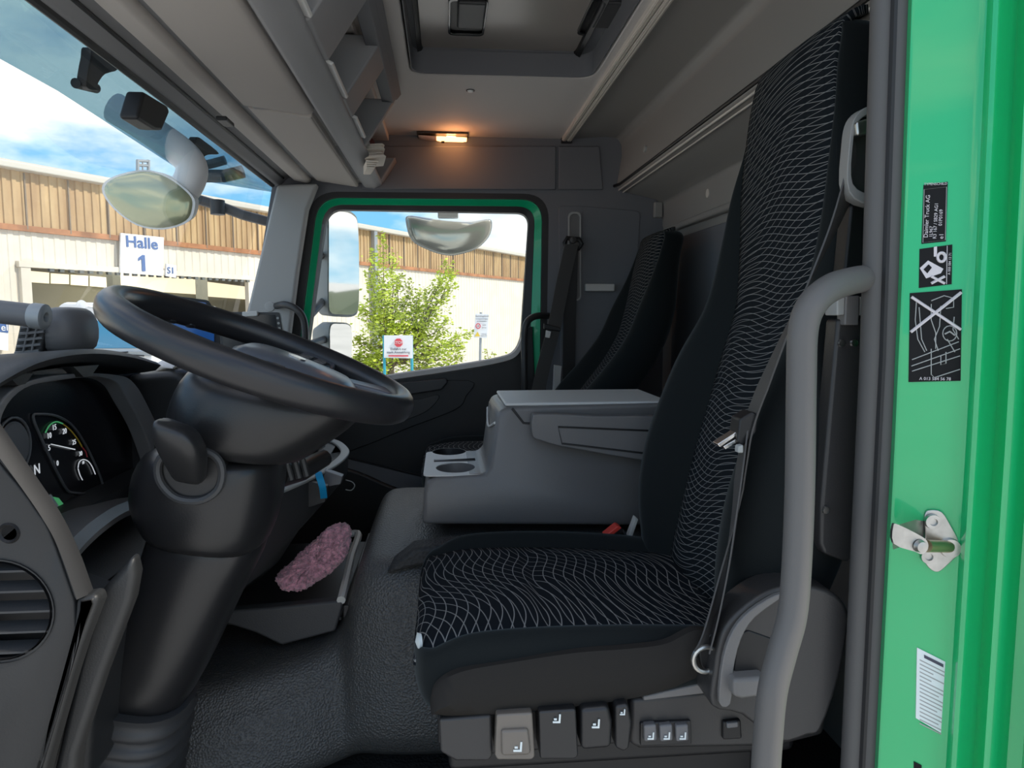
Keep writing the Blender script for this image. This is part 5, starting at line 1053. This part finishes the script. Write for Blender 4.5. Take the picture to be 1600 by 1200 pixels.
b = MB(); b.ring([p+V(0, 0, .004) for p in lo1], lo2, (0, 0, .02)); b.ring([V(p.x, p.y, ZC-.001) for p in lo1], [V(p.x, p.y, ZC-.001).lerp(V(.167, 1.58, ZC-.001), .012) for p in lo1], (0, 0, .062)); b.build('hatch_surround', 'lining_dark', ht)  # inner ring: shade on the recess wall put in as darker lining
lo3 = [p.lerp(V(.155, 1.5, zh), .055) for p in lo2]
b = MB(); b.ring([p-V(0, 0, .008) for p in lo2], lo3, (0, 0, .04)); b.build('hatch_seal', 'black', ht, bevel=.004)
b = MB(); b.prism([p+V(0, 0, .012) for p in lo3], (0, 0, .01)); b.build('hatch_panel', 'hatch', ht)
for (x0, x1, y0) in ((700, 756, 52), (900, 958, 52)):
    zz = zh+.010; a = P(x0, y0, Z=zz); q = P(x1, y0, Z=zz)
    pts = rounded([V(a.x, a.y-.22, zz), V(a.x, a.y, zz), V(q.x, a.y, zz), V(q.x, a.y-.22, zz)], .02)
    b = MB(); b.ring(pts, [p.lerp(V((a.x+q.x)/2, a.y-.11, zz), .12) for p in pts], (0, 0, -.006)); hh = b.build('handle_well', 'black_gloss', ht, bevel=.002)
    b = MB(); b.prism([p+V(0, 0, .001) for p in pts], (0, 0, .0015)); b.build('well_floor', 'black', hh)
    b = MB(); b.box((a.x+.022, a.y-.22, zz-.016), (q.x-.004, a.y-.075, zz-.004)); b.build('handle_bar', 'dash_mid', hh, bevel=.006)
lm = thing('courtesy_lamp', 'slim ceiling lamp with its orange half lit above the passenger door', 'lamp', P(690, 217, Y=2.70))
c0, c1, c2 = P(654, 214, Y=2.71), P(682, 216, Y=2.71), P(729, 218, Y=2.71)
def lens(a, q, h0, h1, m_, nm, parent):
    rg = []
    for k in range(9):
        t_ = k/8; p = a.lerp(q, t_); h = h0+(h1-h0)*t_; e_ = 1 if 0 < k < 8 else .6
        rg.append([p+V(0, .028*math.cos(s), -h*max(-.2, math.sin(s))*e_) for s in [math.pi*2*j/12 for j in range(12)]])
    return MB().loft(rg).build(nm, m_, parent, angle=60)
base = V(0, 0, .0); lens(c0, c1, .006, .010, 'lamp_off', 'plain_lens', lm); lens(c1, c2, .010, .008, 'lamp_on', 'lit_lens', lm)
b = MB(); b.tube([P(698, 215, Y=2.70), P(712, 216, Y=2.70)], .006, 8); b.build('bulb', 'lamp_bulb', lm)
b = MB(); b.box(c0+V(-.006, -.034, .006), c2+V(.006, .034, .016)); b.build('lamp_frame', 'seat_plastic', lm, bevel=.003)
b = MB(); p = P(692, 222, Y=2.68); b.box(p-V(.006, .004, .003), p+V(.006, .004, .003)); b.build('lamp_switch', 'black', lm)
ll = bpy.data.lights.new('lamp_light', 'POINT'); lo_b = bpy.data.objects.new('lamp_light', ll); C.objects.link(lo_b); lo_b.location = P(712, 228, Y=2.64); ll.energy = .12; ll.color = (1, .36, .12); ll.shadow_soft_size = .03
b = MB(); b.lathe([(0, .006), (.008, .005), (.010, 0), (0, 0)], V(*P(735, 141, Z=ZC)), (0, 0, -1)); tb = tag(b.build('ceiling_button', 'label_white'), 'small pale round button in a dark ring on the ceiling', 'button')
b = MB(); b.lathe([(.010, .002), (.013, .002), (.013, -.001), (.010, -.001), (.010, .002)], V(*P(735, 141, Z=ZC)), (0, 0, -1), 24, False); b.build('button_ring', 'black', tb)

# ================================================================== OVERHEAD CONSOLE
oc = thing('overhead_console', 'grey overhead storage console with open cubbies above the windscreen', 'console', (-.35, 1.7, 1.43))
ys = P(488, 182, Z=1.425).y
def band(y0, y1, prof, nm, m_, bev=.006): return MB().prism([V(x, y0, z) for x, z in prof], (0, y1-y0, 0)).build(nm, m_, oc, bevel=bev)
band(.75, ys-.010, [(-.47, 1.442), (-.32, 1.424), (-.305, 1.428), (-.305, 1.46), (-.47, 1.46)], 'flap', 'flap', .008)
band(ys+.004, 2.72, [(-.462, 1.442), (-.318, 1.422), (-.312, 1.426), (-.312, 1.46), (-.462, 1.46)], 'flap', 'flap', .006)
band(.75, 2.72, [(-.50, 1.46), (-.29, 1.445), (-.29, 1.50), (-.50, 1.50)], 'flap_gap', 'black', 0)
band(.75, 2.745, [(-.296, 1.430), (-.291, 1.424), (-.258, 1.420), (-.244, 1.426), (-.226, 1.436), (-.226, 1.448), (-.30, 1.455)], 'lower_rim', 'rim_grey')
band(.75, 2.74, [(-.62, 1.50), (-.42, 1.50), (-.38, 1.615), (-.62, 1.615)], 'back_wall', 'lining_dark', 0)
band(.75, 2.74, [(-.50, 1.45), (-.23, 1.438), (-.228, 1.444), (-.50, 1.47)], 'shelf', 'rim_grey', 0)
# rib dividers between the cubbies, faces following the slanted front
def fx(z): return -.226+(z-1.436)*.66
def rib(y0, y1, z1, m_='lining_dark', nm='divider', x_in=-.45, fo=0): return MB().prism([V(x_in, y0, 1.44), V(fx(1.44)+fo, y0, 1.44), V(fx(z1)+fo, y0, z1), V(x_in, y0, z1)], (0, y1-y0, 0)).build(nm, m_, oc, bevel=.005)
rib(1.26, 1.455, 1.61, 'rim_grey', 'divider', fo=.004)
rib(1.70, 1.85, 1.585, 'rim_grey'); rib(2.13, 2.16, 1.57, 'rim_grey'); rib(2.66, 2.74, 1.52, 'rim_grey')
rib(.90, .98, 1.6, 'rim_grey')
for y0, y1, z0, z1 in ((1.26, 2.16, 1.575, 1.592), (1.455, 2.14, 1.560, 1.575)):
    MB().prism([V(fx(z0)-.03, y0, z0), V(fx(z0)+.002, y0, z0), V(fx(z1)+.004, y0, z1), V(fx(z1)-.03, y0, z1)], (0, y1-y0, 0)).build('upper_rim', 'lining_dark', oc, bevel=.003)
for y0, y1 in ((1.02, 1.255), (1.475, 1.695), (1.86, 2.06)):
    MB().prism([V(-.252, y0, 1.452), V(-.216, y0, 1.440), V(-.212, y0, 1.446), V(-.246, y0, 1.462)], (0, y1-y0, 0)).build('cubby_lip', 'console_light', oc, bevel=.002)
pts = smooth([V(-.235, 2.24, 1.47), V(-.236, 2.35, 1.452), V(-.245, 2.5, 1.440), V(-.255, 2.70, 1.436)], 5)
b = MB(); b.ribbon(pts, V(.012, .0, .006), .006); b.build('curved_lip', 'console_light', oc)
MB().box((-.45, 2.16, 1.44), (-.25, 2.66, 1.46)).build('cubby_floor', 'lining_dark', oc, bevel=.004)
MB().box((-.60, .75, 1.595), (-.20, 2.74, 1.62)).build('top_plate', 'lining', oc, bevel=.004)
# things in the cubbies
cd = thing('chip_card', 'printed card with small chip standing in the middle cubby of the overhead console', 'card', V(-.30, 1.6, 1.5))
cq = [PL(x, y, V(-.265, 1.6, 1.5), V(1, -.25, .2).normalized()) for x, y in ((548, 60), (572, 68), (566, 98), (548, 112))]
b = MB(); b.prism(cq, (-.002, 0, 0)); b.build('card', 'label_grey', cd)
b = MB(); b.prism([PL(x, y, V(-.262, 1.6, 1.5), V(1, -.25, .2).normalized()) for x, y in ((555, 66), (563, 69), (561, 77), (553, 74))], (-.001, 0, 0)); b.build('chip', 'black', cd)
pp = thing('paper_bundle', 'bundle of folded cream papers poking out of the overhead console', 'papers', P(585, 240, Y=2.3))
for k in range(7):
    y0 = 224+k*3.4; j1, j2 = random.uniform(-4, 3), random.uniform(-2, 2); b = MB()
    b.prism([P(*q, Y=2.25+random.uniform(0, .02)) for q in ((568, y0+1), (598+j1, y0-1+j2), (602+j1, y0+2.2+j2), (570, y0+3.6))], (-.02, .14, 0)); b.build('sheet', 'paper', pp, bevel=.001)
for k in range(4):
    y0 = 250+k*3.3; b = MB(); b.prism([P(*q, Y=2.25) for q in ((572, y0), (592-k*2, y0+1), (590-k*2, y0+3), (573, y0+3))], (-.02, .1, 0)); b.build('sheet', 'paper', pp, bevel=.001)
b = MB(); b.prism([P(*q, Y=2.33) for q in ((568, 222), (574, 208), (583, 218), (586, 223))], (-.02, .1, 0)); tag(b.build('booklet', 'maroon'), 'dark red booklet tucked behind the papers in the overhead console', 'booklet')
